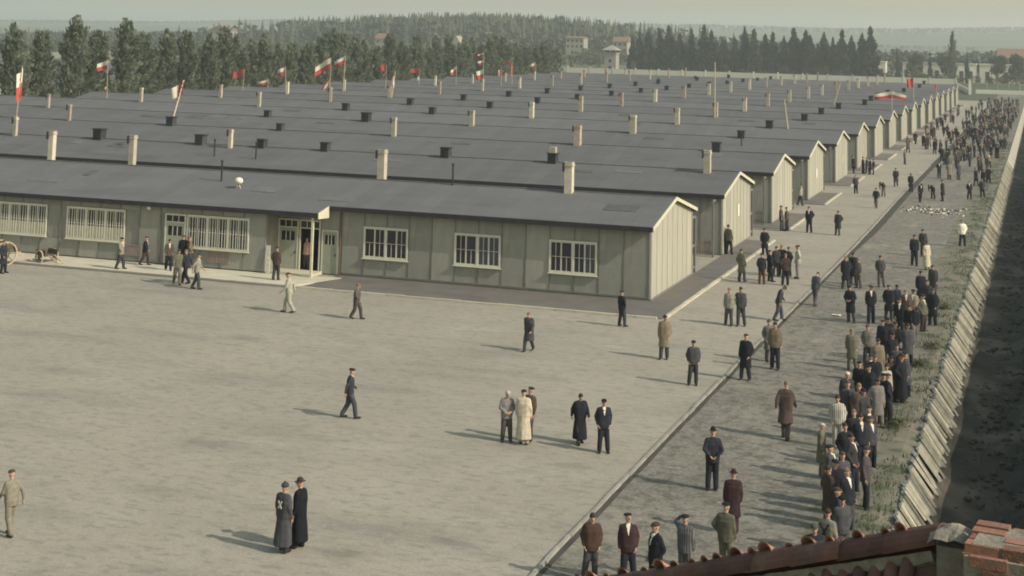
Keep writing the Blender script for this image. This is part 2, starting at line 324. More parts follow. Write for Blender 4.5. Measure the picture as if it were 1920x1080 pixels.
# ditch bed and far bank, dark damp earth; unseen bank raised to shade bed
b = MB(); prof = [(14.8, -.02), (15.22, -.70), (15.55, -1.22), (16.3, -1.38), (17.3, -1.42), (18.1, -1.2), (18.6, -.2), (19.0, .9), (19.5, 1.5), (21.5, 1.55)]
for i, y in enumerate(ysv):
    for k, (x, z) in enumerate(prof):
        a = .22 if 1 < k < 8 else .04
        b.v.append((x + (a * .5 * noise.noise(Vector((y * .5, k, 2))) if 0 < k < 9 else 0), y, z + a * noise.noise(Vector((y * .7, k * 1.3, 5)))))
n_ = len(prof)
b.f = [(n_ * i + k, n_ * i + k + 1, n_ * (i + 1) + k + 1, n_ * (i + 1) + k) for i in range(len(ysv) - 1) for k in range(n_ - 1)]; b.m = [0] * len(b.f)
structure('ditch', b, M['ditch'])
# leaning slabs that line the near bank: each slab a piece
bank_slabs = put('bank_lining', None, kind='structure')
protos = []
for v in range(6):
    rnd = random.Random(v)
    L_ = 1.0 + rnd.uniform(.0, .35); w_ = rnd.uniform(.30, .37); q = MB()
    dx, dz = .57, -.82
    q.hexa([(.0, 0, 0), (.06, 0, .04), (.06, w_, .04), (0, w_, 0)], [(dx * L_, 0, dz * L_), (dx * L_ + .06, 0, dz * L_ + .04), (dx * L_ * (1 - .05 * rnd.random()) + .06, w_, dz * L_ + .04), (dx * L_, w_, dz * L_)])
    protos.append([q.mesh('slab', M['slab']), q.mesh('slab', M['slab_b'])])
rs = random.Random(5); y = -36.0; k = 0
while y < 112:
    blk = int((y + 36) / 2.35); off = (y + 36) % 2.35
    yawed = R(rs.uniform(-5, 5) + 15)
    if rs.random() < .02: y += .33; k += 1; continue
    out = .10 + .09 * (off / 2.35) + rs.uniform(-.03, .03)
    worn_shaded = rs.random() < .16 or off > 1.85  # random wear, plus painted shade at each group's end
    put('slab', protos[k % 6][1 if worn_shaded else 0], bank_slabs, (14.66 + out, y, .10 + rs.uniform(-.06, .05)), yawed, scale=(1, 1, rs.uniform(.92, 1.05)))
    y += rs.uniform(.27, .33); k += 1
b = MB()
while y < 390:
    b.hexa([(14.8, y, .08), (14.87, y, .12), (14.87, y + .5, .12), (14.8, y + .5, .08)], [(15.45, y, -.9), (15.52, y, -.86), (15.52, y + .5, -.86), (15.45, y + .5, -.9)])
    y += .56 if int(y / 2.3) % 3 else .8
o = put('far_slab', b.mesh('far_slab', M['slab']), bank_slabs, kind='stuff')
# grass tufts along the rim
b = MB(); rg = random.Random(3)
for i in range(12000):
    y = -38 + 190 * rg.random() ** 1.3; x = 14.1 + rg.gauss(0, .42)
    if x > 14.72 or x < 12.9: continue
    if noise.noise(Vector((x * .8, y * .35, 0))) < -.08: continue
    h = rg.uniform(.05, .17) * (1 + max(0, noise.noise(Vector((x, y * .5, 4))))); a = rg.random() * 6.28; w_ = rg.uniform(.010, .030)
    lx, ly = rg.uniform(-.08, .08), rg.uniform(-.08, .08)
    b.add([(x - w_ * math.cos(a), y - w_ * math.sin(a), 0.03), (x + w_ * math.cos(a), y + w_ * math.sin(a), 0.03), (x + lx, y + ly, .04 + h)], [(0, 1, 2)])
put('grass', b.mesh('grass', M['grass']), label='green grass tufts along the rim of the ditch', category='grass', kind='stuff')
b = MB(); rg2 = random.Random(14)
for i in range(900):
    y = -38 + 140 * rg2.random() ** 1.3; x = rg2.uniform(15.9, 18.2); s = rg2.uniform(.03, .16); z = -1.36 + (max(0, x - 17.3) * .25)
    b.ell((x, y, z), (s, s * rg2.uniform(.6, 1.5), s * .6), None, 6, 4)
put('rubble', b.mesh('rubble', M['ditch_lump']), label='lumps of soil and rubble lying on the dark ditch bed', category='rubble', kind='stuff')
b = MB()
for i in range(5000):
    y = -38 + 150 * rg2.random() ** 1.3; x = rg2.uniform(15.7, 21.4); z = -1.4 if x < 17.3 else (-1.4 + (x - 17.3) * .9 if x < 18.4 else min(1.5, -.45 + (x - 18.4) * 1.9))
    if noise.noise(Vector((x * .9, y * .3, 8))) < .02: continue
    h = rg2.uniform(.06, .26); a = rg2.random() * 6.28; w_ = rg2.uniform(.012, .035); lx, ly = rg2.uniform(-.1, .1), rg2.uniform(-.1, .1)
    b.add([(x - w_ * math.cos(a), y - w_ * math.sin(a), z - .1), (x + w_ * math.cos(a), y + w_ * math.sin(a), z - .1), (x + lx, y + ly, z + h)], [(0, 1, 2)])
put('grass', b.mesh('grass', M['grass']), label='rough grass and weeds in the ditch and on its far bank', category='grass', kind='stuff')
# shrubs hanging over the slabs
for i, (x, y, r_) in enumerate([(13.9, -20.5, .55), (14.1, -6.0, .45), (13.8, -10.0, .35), (14.0, 4.5, .4)]):
    t = MB(); 
    for j in range(260):
        p = Vector((rg.gauss(0, .4), rg.gauss(0, .8), abs(rg.gauss(0, .3)))) * r_; d = Vector((rg.uniform(-1, 1), rg.uniform(-1, 1), rg.uniform(-.3, 1))) * .07; e2 = d.cross(Vector((.3, .2, 1))) * 1.0
        t.add([p - d, p + e2, p + d], [(0, 1, 2)])
    o = put('shrub', t.mesh('shrub', M['leaf_broad']), None, (x, y, .05), label=['dark tangled scrub on the ditch rim closest to the tiled roof', 'low scrub on the ditch rim beside the middle of the crowd', 'small low scrub on the rim between two larger scrubs', 'low scrub on the ditch rim beyond the dense crowd'][i], category='shrub', group='scrub on the ditch rim')
# apron, pavement, kerbs
b = MB(); b.box(-17.3, -4.55, -.1, 1.72, -.02, .035); b.box(.05, -.02, -.1, 1.72, 26.2, .035)
structure('apron', b, M['asphalt'])
b = MB()
for k in range(2, 17):
    b.box(-14, k * S - 2.9, -.1, 1.72, k * S - .02, .035); b.box(.05, k * S - .02, -.1, 1.72, k * S + 7.6, .035)
structure('apron', b, M['asphalt'])
b = MB(); b.hexa([(-130, -4.35, -.1), (-17.85, -4.35, -.1), (-16.7, -1.0, -.1), (-130, -1.0, -.1)], [(-130, -4.35, .055), (-17.85, -4.35, .055), (-16.7, -1.0, .055), (-130, -1.0, .055)])
structure('pavement', b, M['pavement'])
b = MB(); b.box(-130, -4.75, -.1, -17.9, -4.36, .02)
structure('pavement_edge', b, M['asphalt'])
kst = MB().box(-.49, -.09, -.1, .49, .09, .10).mesh('kerb_stone', M['kerb'])
kst2 = MB().box(-.49, -.085, -.1, .49, .085, .09).mesh('kerb_stone', M['pavement'])
kerb = put('kerb', None, kind='structure'); rk = random.Random(2)
x = -17.0
while x < 1.3: put('kerb_stone', kst2, kerb, (x, -4.66 + rk.uniform(-.012, .012), rk.uniform(-.01, .01)), R(rk.uniform(-.5, .5))); x += 1.0
def kerbrun(y0, y1, par):
    y = y0
    while y < y1: put('kerb_stone', kst2, par, (1.81 + rk.uniform(-.012, .012), y + .5, rk.uniform(-.01, .01)), R(90 + rk.uniform(-.5, .5))); y += 1.0
kerbrun(-4.3, 26, kerb)
for k in range(2, 17):
    kk = put('kerb', None, kind='structure'); kerbrun(k * S - 2.9, k * S + 7.2, kk)
gut = put('gutter_kerb', None, kind='structure')
y = -50.0
while y < 100: put('kerb_stone', kst, gut, (6.98 + rk.uniform(-.015, .015) + .10 * math.sin(y / 17), y + .5, rk.uniform(-.02, .0) - .02), R(90 + rk.uniform(-.7, .7)), scale=(1, .55, 1)); y += 1.0
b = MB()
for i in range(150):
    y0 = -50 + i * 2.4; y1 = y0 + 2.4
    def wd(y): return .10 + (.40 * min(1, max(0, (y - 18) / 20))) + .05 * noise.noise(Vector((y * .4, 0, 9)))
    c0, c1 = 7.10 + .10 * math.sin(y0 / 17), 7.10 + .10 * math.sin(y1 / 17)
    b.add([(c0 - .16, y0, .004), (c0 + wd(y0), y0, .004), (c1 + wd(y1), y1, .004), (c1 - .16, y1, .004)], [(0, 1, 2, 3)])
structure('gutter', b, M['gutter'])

# ---------------------------------------------------------------- barracks
def zs(y): return RZ - SL * abs(W / 2 - y)              # roof top height above a local y
panel_me = {}
def pmesh(kind, w, z0, z1, mt, th=.035):
    key = (kind, round(w, 2), round(z0, 2), round(z1, 2), mt)
    if key not in panel_me: panel_me[key] = MB().box(-w / 2, -th, z0, w / 2, 0, z1).mesh(kind, M[mt])
    return panel_me[key]
def gable_panel(y0, y1, mt):
    key = ('g', round(y0, 2), mt)
    if key not in panel_me:
        q = MB(); pts = [y0, y1] if not (y0 < W / 2 < y1) else [y0, W / 2, y1]
        for a, c in zip(pts, pts[1:]):
            za, zc = zs(a) - .13, zs(c) - .13
            q.hexa([(0, a, .12), (.035, a, .12), (.035, c, .12), (0, c, .12)], [(0, a, za), (.035, a, za), (.035, c, zc), (0, c, zc)])
        panel_me[key] = q.mesh('wall_panel', M[mt])
    return panel_me[key]
GN = 8; GW = W / GN
gab_bat = []
for i in range(GN + 1):
    y = min(max(i * GW, .04), W - .04); gab_bat.append(MB().box(.036, y - .018, .12, .054, y + .018, zs(y) - .14).mesh('batten', M['gable']))
front_bat = MB().box(-.03, -.06, .14, .03, -.036, EZ + .02).mesh('batten', M['batten'])
front_bat_s = MB().box(-.03, -.06, .14, .03, -.036, .98).mesh('batten', M['batten'])
front_bat_t = MB().box(-.03, -.06, 2.76, .03, -.036, EZ + .02).mesh('batten', M['batten'])
rb0 = random.Random(6)
def roof_mesh(full, y_front=-.46, x_split=None):
    q = MB()
    def slab(x0, x1, ya, za, yb, zb, mi=0, th=.09):
        q.hexa([(x0, ya, za - th), (x1, ya, za - th), (x1, yb, zb - th), (x0, yb, zb - th)], [(x0, ya, za), (x1, ya, za), (x1, yb, zb), (x0, yb, zb)], mi)
    for (x0, x1, yf) in ([(-LEN - .2, .22, -.46)] if not full else [(-17.9, .22, -.46), (-LEN - .2, -17.9, -1.72)]):
        slab(x0, x1, yf, zs(yf), W / 2, RZ)
        slab(x0, x1, W / 2, RZ, W + .46, zs(W + .46))
        q.box(x0, yf - .04, zs(yf) - .24, x1, yf + .02, zs(yf) + .005, 1)
        q.box(x0, W + .44, zs(W + .46) - .2, x1, W + .50, zs(W + .46) + .005, 1)
    q.bar((-LEN, W / 2, RZ + .01), (.2, W / 2, RZ + .01), .22, .03, 0)
    # felt laps: low strips running up the slope and one lap along it
    x = -1.0
    while x > -LEN:
        yf = -1.72 if (full and x < -17.9) else -.46
        q.bar((x, yf, zs(yf) + .006), (x, W / 2, RZ + .006), rb0.choice([.03, .05, .05, .08]), rb0.choice([.008, .012, .02]), 0); x -= 1.0 + .0 * x
    return q
roof_me = roof_mesh(False).mesh('roof', [M['roof'], M['fascia']]); roof_full = roof_mesh(True).mesh('roof', [M['roof'], M['fascia']])
q = MB(); yb = .46; th = .17
for (ya, yc) in ((-.5, W / 2), (W + .5, W / 2)):
    q.hexa([(.225, ya, zs(ya) - th), (.27, ya, zs(ya) - th), (.27, yc, RZ - th), (.225, yc, RZ - th)], [(.225, ya, zs(ya) + .015), (.27, ya, zs(ya) + .015), (.27, yc, RZ + .015), (.225, yc, RZ + .015)])
barge_me = q.mesh('bargeboard', M['trim'])
q = MB().box(-.05, -.075, .1, .045, .0, EZ - .05).box(.0, -.05, .1, .07, .06, EZ - .05); corner_me = q.mesh('corner_post', M['gable'])
q = MB().box(.0, W - .04, .1, .075, W + .05, EZ - .05); corner2_me = q.mesh('corner_post', M['gable'])
plinth_me = MB().box(-LEN, -.05, -.2, .05, W + .02, .11).mesh('plinth', M['plinth'])
def core_mesh(full):
    q = MB()
    segs = [(-LEN, -.04, .0)] if not full else [(-LEN, -21.25, 0.0), (-21.25, -18.5, 1.9), (-18.5, -.04, 0.0)]
    for x0, x1, yf in segs:
        ym = W / 2
        q.hexa([(x0, yf, .1), (x1, yf, .1), (x1, ym, .1), (x0, ym, .1)], [(x0, yf, zs(yf) - .15), (x1, yf, zs(yf) - .15), (x1, ym, RZ - .15), (x0, ym, RZ - .15)])
        q.hexa([(x0, ym, .1), (x1, ym, .1), (x1, W, .1), (x0, W, .1)], [(x0, ym, RZ - .15), (x1, ym, RZ - .15), (x1, W, zs(W) - .15), (x0, W, zs(W) - .15)])
    if full:
        q.box(-LEN, -1.38, .1, -21.17, -.001, zs(-1.4) - .2)
    return q
core_me = core_mesh(False).mesh('wall', M['wall']); core_full = core_mesh(True).mesh('wall', M['wall'])
# rear porch posts next to each gable (the pale uprights seen between the barracks)
q = MB().box(-.12, W + 1.20, .0, .0, W + 1.32, 3.05).box(-.12, W + .05, 3.05, .0, W + 1.32, 3.17).box(-.10, W + .05, 1.45, -.03, W + 1.2, 1.57).box(-.10, W + .05, .25, -.03, W + 1.2, .37); rear_me = q.mesh('rear_porch', M['batten'])

def chimney_meshes(h, w, mt):
    q = MB().box(-w / 2, -w / 2, -.6, w / 2, w / 2, h)
    c = MB().box(-w / 2 - .04, -w / 2 - .04, h - .16, w / 2 + .04, w / 2 + .04, h - .06).box(-w / 2 - .02, -w / 2 - .02, h - .002, w / 2 + .02, w / 2 + .02, h + .05)
    f = MB().box(-w / 2 + .09, -w / 2 + .09, h + .05, w / 2 - .09, w / 2 - .09, h + .052).box(-w / 2 - .1, -w / 2 - .14, h - .45, -w / 2 + .02, w / 2 - .12, h + .02)
    return q.mesh('chimney', M[mt]), c.mesh('chimney_cap', M[mt]), f.mesh('flue', M['soot'])
ch_cache = {}
def chimney(par, x, y, h, w, mt='chimney', flue=True):
    key = (round(h, 1), round(w, 1), mt)
    if key not in ch_cache: ch_cache[key] = chimney_meshes(key[0], max(.3, key[1]), mt)
    a, c, f = ch_cache[key]
    o = put('chimney', a, par, (x, y, zs(y)), scale=(.86, .86, 1)); put('chimney_cap', c, o)
    if flue: put('flue', f, o)
    return o
def vent_meshes():
    q = MB().box(-.3, -.3, -.2, .3, .3, .62); l = MB().box(-.36, -.36, .62, .40, .36, .68)
    s = MB()
    for i in range(4): s.box(-.27, -.325, .08 + i * .13, .27, -.301, .13 + i * .13)
    return q.mesh('roof_vent', M['vent']), l.mesh('vent_lid', M['vent']), s.mesh('vent_louvre', M['soot'])
va, vl, vs_ = vent_meshes()
def vent(par, x, y, sz=.62):
    o = put('roof_vent', va, par, (x, y, zs(y)), scale=sz / .62); put('vent_lid', vl, o); put('vent_louvre', vs_, o); return o
ORD = ['first', 'second', 'third', 'fourth', 'fifth', 'sixth', 'seventh', 'eighth', 'ninth', 'tenth', 'eleventh', 'twelfth', 'thirteenth', 'fourteenth', 'fifteenth', 'sixteenth', 'seventeenth and farthest']
CHX = {0: [(-5.71, 4.3, 1.58, .47), (-17.2, 4.9, 1.7, .5), (-34.0, 4.9, 1.75, .36), (-39.9, 4.9, 1.75, .36)], 1: [(-37.0, 3.9, 1.3, .27), (-56, 4.1, 1.4, .33), (-1.8, 4.0, 1.43, .49), (-70, 4.2, 1.5, .35)],
       2: [(-64.3, 4.34, 1.4, .34), (-32.2, 4.3, 1.5, .44), (-16.2, 4.3, 1.5, .55)], 3: [(-79.8, 4.1, 1.4, .34), (-32.2, 4.4, 1.45, .45), (-16.4, 4.3, 1.55, .58)]}
VX = {0: [], 1: [(-48.6, .73), (-39.8, .67), (-34.7, .58), (-29.6, .57), (-20.3, .63), (-12.5, .61)], 2: [(-53.7, .7), (-42.9, .55), (-5.0, .66)], 3: [(-54, .59), (-43.2, .78), (-6.5, .6)]}
rb = random.Random(21)
groupB = 'row of long low barracks along the street'
barracks = []
for k in range(17):
    B = thing('barrack', ('long grey-green wooden barrack facing the square, with white framed windows and a porch' if k == 0 else
              'long barrack with grey roof and pale end wall, %s counted from the square' % ORD[k]), 'barrack', (0, k * S, 0), group=groupB)
    barracks.append(B)
    put('roof', roof_full if k == 0 else roof_me, B)
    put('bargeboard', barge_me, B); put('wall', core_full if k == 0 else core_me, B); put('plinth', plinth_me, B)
    put('corner_post', corner_me, B); put('corner_post', corner2_me, B)
    if k < 5: put('rear_porch', rear_me, B)
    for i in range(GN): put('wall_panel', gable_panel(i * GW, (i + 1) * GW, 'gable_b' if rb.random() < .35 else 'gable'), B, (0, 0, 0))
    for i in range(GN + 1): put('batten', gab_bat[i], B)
    if 0 < k < 6:
        for i in range(4 if k > 1 else 2):
            xc = -.05 - MOD * (i + .5)
            put('wall_panel', pmesh('wall_panel', MOD - .02, .12, EZ - .15, 'wall_b' if rb.random() < .3 else 'wall'), B, (xc, -.003, 0)); put('batten', front_bat, B, (xc - MOD / 2, 0, 0))
    cl = CHX.get(k) or [(-16.4 + rb.uniform(-.2, .2), 4.35, 1.55 + .04 * (k - 4), .5), (-32.3, 4.4, 1.65 + .03 * (k - 4), .45), (-64.9, 4.3, 1.6 + .05 * (k - 4), .42), (-80.4, 4.2, 1.6, .4)]
    for (x, y, h, w_) in cl: chimney(B, x, y, h, w_, 'chimney' if rb.random() < .7 or k < 2 else 'chimney_b')
    vl_ = VX.get(k)
    if vl_ is None: vl_ = [(-54.1, .7), (-43.7, .66), (-5.4 + rb.uniform(-2, 0), .68)] if k not in (13, 15) else [(-58.5, .55), (-43.7, .6)]
    for x, sz in vl_: vent(B, x, 4.45, sz)
    # a small pale sign on some end walls
    if k in (1, 3, 4, 5): put('door_plate', MB().box(.07, W * .5, 1.55, .10, W * .5 + .5, 2.3).mesh('door_plate', M['white']), B, (0, 0, (.35 if k == 1 else 0)))
B0 = barracks[0]
o = put('chimney_pot', MB().box(-.22, -.2, .6, .22, .2, 1.05).mesh('chimney_pot', M['chimney']), barracks[1], (-12.5, 4.45, zs(4.45)))
for k in range(1, 5):
    fp_ = MB().box(-.42, -1.15, .0, -.30, -1.03, 3.3).box(-.42, -1.15, 3.3, -.30, -.04, 3.42)
    put('front_post', fp_.mesh('front_post', M['batten']), barracks[k])
for k in (1, 2):
    t = thing('lane_fence', 'low reddish slatted fence in the lane before the %s barrack' % ORD[k], 'fence', (-1.7, k * S - 1.05, 0), group='fences in the lanes')
    sm_ = MB().box(-.035, -.02, .06, .035, .02, 1.0).mesh('slat', M['slats'])
    for i in range(9): put('slat', sm_, t, (i * .145, 0, 0))
    put('rail', MB().box(-.08, .021, .25, 1.25, .06, .33).box(-.08, .021, .78, 1.25, .06, .86).mesh('rail', M['slats']), t)
pipe_me = MB().tube((0, 0, -.3), (0, 0, 1.1), .055, .055, 8).tube((0, 0, 1.1), (0, 0, 1.22), .09, .07, 8).mesh('stovepipe', M['soot'])
for k, x, y in ((0, -26.37, 2.6), (1, -37.0, 1.7), (1, -33.6, 1.6), (0, -12.6, 4.4), (3, -6.0, 1.9)): put('stovepipe', pipe_me, barracks[k], (x, y, zs(y)))

# felt repair patches, each with its own tone
rq0 = random.Random(44)
for i in range(26):
    k = rq0.choice([0, 0, 0, 1, 1, 1, 2, 2, 3, 3, 4, 5]); x = rq0.uniform(-52, -3) if k < 3 else rq0.uniform(-70, -3); w_, d_ = rq0.uniform(.5, 2.2), rq0.uniform(.4, 1.3); y0 = rq0.uniform(.3 if k == 0 else 2.6, 3.3); y1 = y0 + d_
    q = MB().hexa([(x, y0, zs(y0) - .01), (x + w_, y0, zs(y0) - .01), (x + w_, y1, zs(y1) - .01), (x, y1, zs(y1) - .01)], [(x, y0, zs(y0) + .028), (x + w_, y0, zs(y0) + .028), (x + w_, y1, zs(y1) + .028), (x, y1, zs(y1) + .028)])
    put('felt_patch', q.mesh('felt_patch', M['patch_a'] if rq0.random() < .5 else M['patch_b']), barracks[k])
# front wall of the first barrack: panels, battens, windows, doors
def fpanel(xa, xb, y, z0, z1):
    put('wall_panel', pmesh('wall_panel', xb - xa - .015, z0, z1, 'wall_b' if rb.random() < .3 else 'wall'), B0, ((xa + xb) / 2, y, 0))
def window(x0, x1, z0, z1, y, n_case, bars=False, opened=()):
    """frame with n_case casements, two sashes each"""
    fr = MB(); t = .075
    fr.box(x0, y - .10, z0 - .06, x1, y - .03, z0 + .03).box(x0, y - .09, z1 - t, x1, y - .03, z1 + .02)
    fr.box(x0, y - .09, z0 + .031, x0 + t, y - .03, z1 - t - .001).box(x1 - t, y - .09, z0 + .031, x1, y - .03, z1 - t - .001)
    cw = (x1 - x0) / n_case
    for i in range(1, n_case): fr.box(x0 + i * cw - .05, y - .09, z0 + .031, x0 + i * cw + .05, y - .03, z1 - t - .001)
    wo = put('window', fr.mesh('window', M['frame']), B0)
    put('window_sill', MB().box(x0 - .05, y - .17, z0 - .10, x1 + .05, y - .035, z0 - .062).mesh('window_sill', M['trim']), wo)
    sidx = 0
    for i in range(n_case):
        a = x0 + i * cw + (t if i == 0 else .05); c = x0 + (i + 1) * cw - (t if i == n_case - 1 else .05); half = (c - a) / 2
        for j in range(2):
            p, r_ = a + j * half + .004, a + (j + 1) * half - .004; q = MB(); f_ = .035; zb, zt = z0 + .034, z1 - t - .004
            q.box(p, y - .075, zb, p + f_, y - .045, zt).box(r_ - f_, y - .075, zb, r_, y - .045, zt)
            q.box(p + f_, y - .075, zb, r_ - f_, y - .045, zb + f_).box(p + f_, y - .075, zt - f_, r_ - f_, y - .045, zt)
            q.box((p + r_) / 2 - .014, y - .07, zb + f_, (p + r_) / 2 + .014, y - .05, (zt - f_) if sidx not in opened else (zb + zt) / 2)
            q.box(p + f_, y - .072, (zb + zt) / 2 - .012, r_ - f_, y - .048, (zb + zt) / 2 + .012)
            put('sash', q.mesh('sash', M['frame']), wo)
            put('pane', MB().box(p + f_, y - .060, zb + f_, r_ - f_, y - .056, zt - f_).mesh('pane', M['pane_dirty'] if (rb.random() < .35 and sidx not in opened) else M['pane']), wo)
            if bars:
                zm = zb + (zt - zb) * (.42 if bars == 1 else 0)
                if bars == 1: put('infill_board', MB().box(p + f_, y - .066, zb + f_, r_ - f_, y - .0605, zm).mesh('infill_board', M['pale_board']), wo)
                for m_ in range(3):
                    bx = p + f_ + (r_ - p - 2 * f_) * (m_ + .5) / 3
                    put('window_bar', MB().box(bx - .013, y - .105, zb + .01, bx + .013, y - .082, zt - .01).mesh('window_bar', M['frame']), wo)
            sidx += 1
    return wo
PX = [-17.22 + MOD * i for i in range(13)] + [-.06]
wins = {1: (0, 2), 5: (1,), 9: (1,)}
winrect = {1: (-15.93, -13.32), 5: (-10.65, -8.05), 9: (-5.38, -2.80)}
i = 0
while i < 13:
    xa, xb = PX[i], PX[i + 1]
    if i in winrect:
        x0, x1 = winrect[i]; window(x0, x1, 1.10, 2.70, -.0, 2, opened=wins[i])
        for j in (i, i + 1): fpanel(PX[j], PX[j + 1], -.003, .12, .98); fpanel(PX[j], PX[j + 1], -.003, 2.74, EZ - .1)
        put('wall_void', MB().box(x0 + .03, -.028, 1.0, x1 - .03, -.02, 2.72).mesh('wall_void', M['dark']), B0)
        put('batten', front_bat_s, B0, (PX[i + 1], 0, 0)); put('batten', front_bat_t, B0, (PX[i + 1], 0, 0)); put('batten', front_bat, B0, (PX[i + 2], 0, 0)); i += 2
    else:
        fpanel(xa, xb, -.003, .12, EZ - .1)
        if i < 12: put('batten', front_bat, B0, (xb, 0, 0))
        i += 1
put('base_rail', MB().box(-17.2, -.085, .10, -.06, -.037, .19).mesh('base_rail', M['batten']), B0)
put('downpipe', MB().tube((-17.3, -.12, .05), (-17.3, -.12, 3.6), .05, .05, 8).mesh('downpipe', mat('rusty_pipe', (.12, .07, .06))), B0)
# porch: doors in the wall plane
def door(x0, x1, z0, z1, y, transom=True, leaf=True, lbl=None):
    fr = MB(); t = .08; ztop = z1 - (.42 if transom else 0)
    fr.box(x0, y - .09, z0, x0 + t, y - .02, z1).box(x1 - t, y - .09, z0, x1, y - .02, z1).box(x0 + t, y - .09, z1 - t, x1 - t, y - .02, z1)
    if transom: fr.box(x0 + t, y - .09, ztop - .06, x1 - t, y - .02, ztop)
    d = put('door_frame', fr.mesh('door_frame', M['frame']), B0)
    if transom:
        put('pane', MB().box(x0 + t, y - .055, ztop, x1 - t, y - .05, z1 - t).mesh('pane', M['pane']), d)
        mb = MB(); w3 = (x1 - x0 - 2 * t) / 3
        for j in (1, 2): mb.box(x0 + t + j * w3 - .02, y - .07, ztop, x0 + t + j * w3 + .02, y - .056, z1 - t)
        put('glazing_bar', mb.mesh('glazing_bar', M['frame']), d)
    if leaf:
        a, c = x0 + t + .005, x1 - t - .005; zt = ztop - (.065 if transom else t)
        put('door_leaf', MB().box(a, y - .07, z0 + .01, c, y - .03, zt).mesh('door_leaf', M['door']), d)
        put('pane', MB().box(a + .14, y - .078, zt - .68, c - .14, y - .071, zt - .18).mesh('pane', M['pane']), d)
        mb = MB(); w3 = (c - a - .28) / 3
        for j in (1, 2): mb.box(a + .14 + j * w3 - .022, y - .09, zt - .68, a + .14 + j * w3 + .022, y - .0785, zt - .18)
        put('glazing_bar', mb.mesh('glazing_bar', M['frame']), d)
        put('door_handle', MB().box(c - .1, y - .12, 1.0, c - .06, y - .071, 1.12).mesh('door_handle', M['soot']), d)
    return d
door(-21.10, -19.86, .16, 2.85, -.0); door(-19.80, -18.52, .16, 2.85, -.0, leaf=False); door(-18.44, -17.42, .06, 2.38, -.0, transom=False)
for xa, xb, za, zb in ((-21.1, -19.83, 2.87, EZ - .05), (-19.83, -18.5, 2.87, EZ - .05), (-18.5, -17.36, 2.40, EZ - .1)): fpanel(xa, xb, -.003, za, zb)
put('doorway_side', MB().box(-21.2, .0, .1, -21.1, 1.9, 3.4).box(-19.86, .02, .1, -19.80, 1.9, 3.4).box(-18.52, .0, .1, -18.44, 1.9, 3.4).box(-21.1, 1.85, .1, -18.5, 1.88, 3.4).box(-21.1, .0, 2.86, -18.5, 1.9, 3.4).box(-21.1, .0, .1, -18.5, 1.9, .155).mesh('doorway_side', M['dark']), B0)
put('porch_step', MB().box(-21.05, -1.45, .0, -18.35, -.06, .16).mesh('porch_step', M['pavement']), B0)
put('porch_post', MB().box(-18.28, -1.70, .05, -18.16, -1.58, zs(-1.65) - .09).mesh('porch_post', M['trim']), B0)
q = MB()
q.hexa([(-17.88, -1.74, zs(-1.74) - .30), (-17.84, -1.74, zs(-1.74) - .30), (-17.84, -.47, zs(-.47) - .62), (-17.88, -.47, zs(-.47) - .62)], [(-17.88, -1.74, zs(-1.74) + .01), (-17.84, -1.74, zs(-1.74) + .01), (-17.84, -.47, zs(-.47) + .01), (-17.88, -.47, zs(-.47) + .01)])
put('porch_end_board', q.mesh('porch_end_board', M['trim']), B0)
put('leaning_board', MB().bar((-20.85, -1.62, .06), (-20.9, -1.50, 1.55), .22, .04, up=(0, 1, 0)).mesh('leaning_board', M['white']), B0)
# projecting left half
YL = -1.41
PL = [-21.17 - MOD * i for i in range(60)]
LB = {(-26.05, -22.15): 2, (-33.95, -30.05): 1, (-39.2, -35.3): 1}
def inwin(x):
    for (a, c) in LB:
        if a - .3 < x < c + .3: return (a, c)
    return None
for i in range(16):
    xb, xa = PL[i], PL[i + 1]; xm = (xa + xb) / 2; w_ = inwin(xm)
    if -27.5 < xm < -26.0: fpanel(xa, xb, YL, 2.86, EZ - .35)
    elif w_: fpanel(xa, xb, YL, .12, 1.02); fpanel(xa, xb, YL, 2.92, EZ - .35)
    else: fpanel(xa, xb, YL, .12, EZ - .35)
    for (za, zb, ok) in ((.14, .98, True), (.98, 2.94, not (w_ and w_[0] + .1 < xa < w_[1] - .1)), (2.94, EZ - .32, True)):
        if ok and not (-27.45 < xa < -26.2): put('batten', MB().box(xa - .03, YL - .062, za, xa + .03, YL - .037, zb).mesh('batten', M['batten']), B0)
for (a, c), bt in LB.items():
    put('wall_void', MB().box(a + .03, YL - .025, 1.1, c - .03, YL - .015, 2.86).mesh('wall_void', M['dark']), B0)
    window(a, c, 1.14, 2.86, YL, 3, bars=bt)
door(-27.45, -26.12, .14, 2.86, YL)
for xa, xb in ((-24.7, -23.3), (-29.9, -28.9)):
    q = MB(); n = 10
    for j in range(n): x = xa + (xb - xa) * (j + .5) / n; q.box(x - .045, YL - .075, .38, x + .045, YL - .04, .98)
    q.box(xa, YL - .09, .94, xb, YL - .076, 1.0); put('basement_grille', q.mesh('basement_grille', M['slats']), B0)
put('end_board', MB().box(-21.168, YL - .04, .1, -21.12, -.04, 3.42).mesh('end_board', M['wall']), B0)
put('wall_lamp', MB().ell((-28.45, YL - .2, 3.1), (.12, .12, .12)).bar((-28.45, YL - .04, 3.25), (-28.45, YL - .2, 3.2), .03, .03).mesh('wall_lamp', M['white']), B0)
t = thing('roof_siren', 'small round white siren lamp on the near slope of the first barrack roof', 'siren', (-24.63, 1.55, zs(1.55)))
put('siren_head', MB().ell((0, 0, .42), (.26, .20, .2)).mesh('siren_head', M['white'], True), t)
put('siren_stand', MB().bar((-.12, 0, -.03), (0, 0, .3), .04, .04).bar((.14, 0, -.03), (0, 0, .3), .04, .04).bar((0, .14, .02), (0, 0, .3), .04, .04).mesh('siren_stand', M['white']), t)
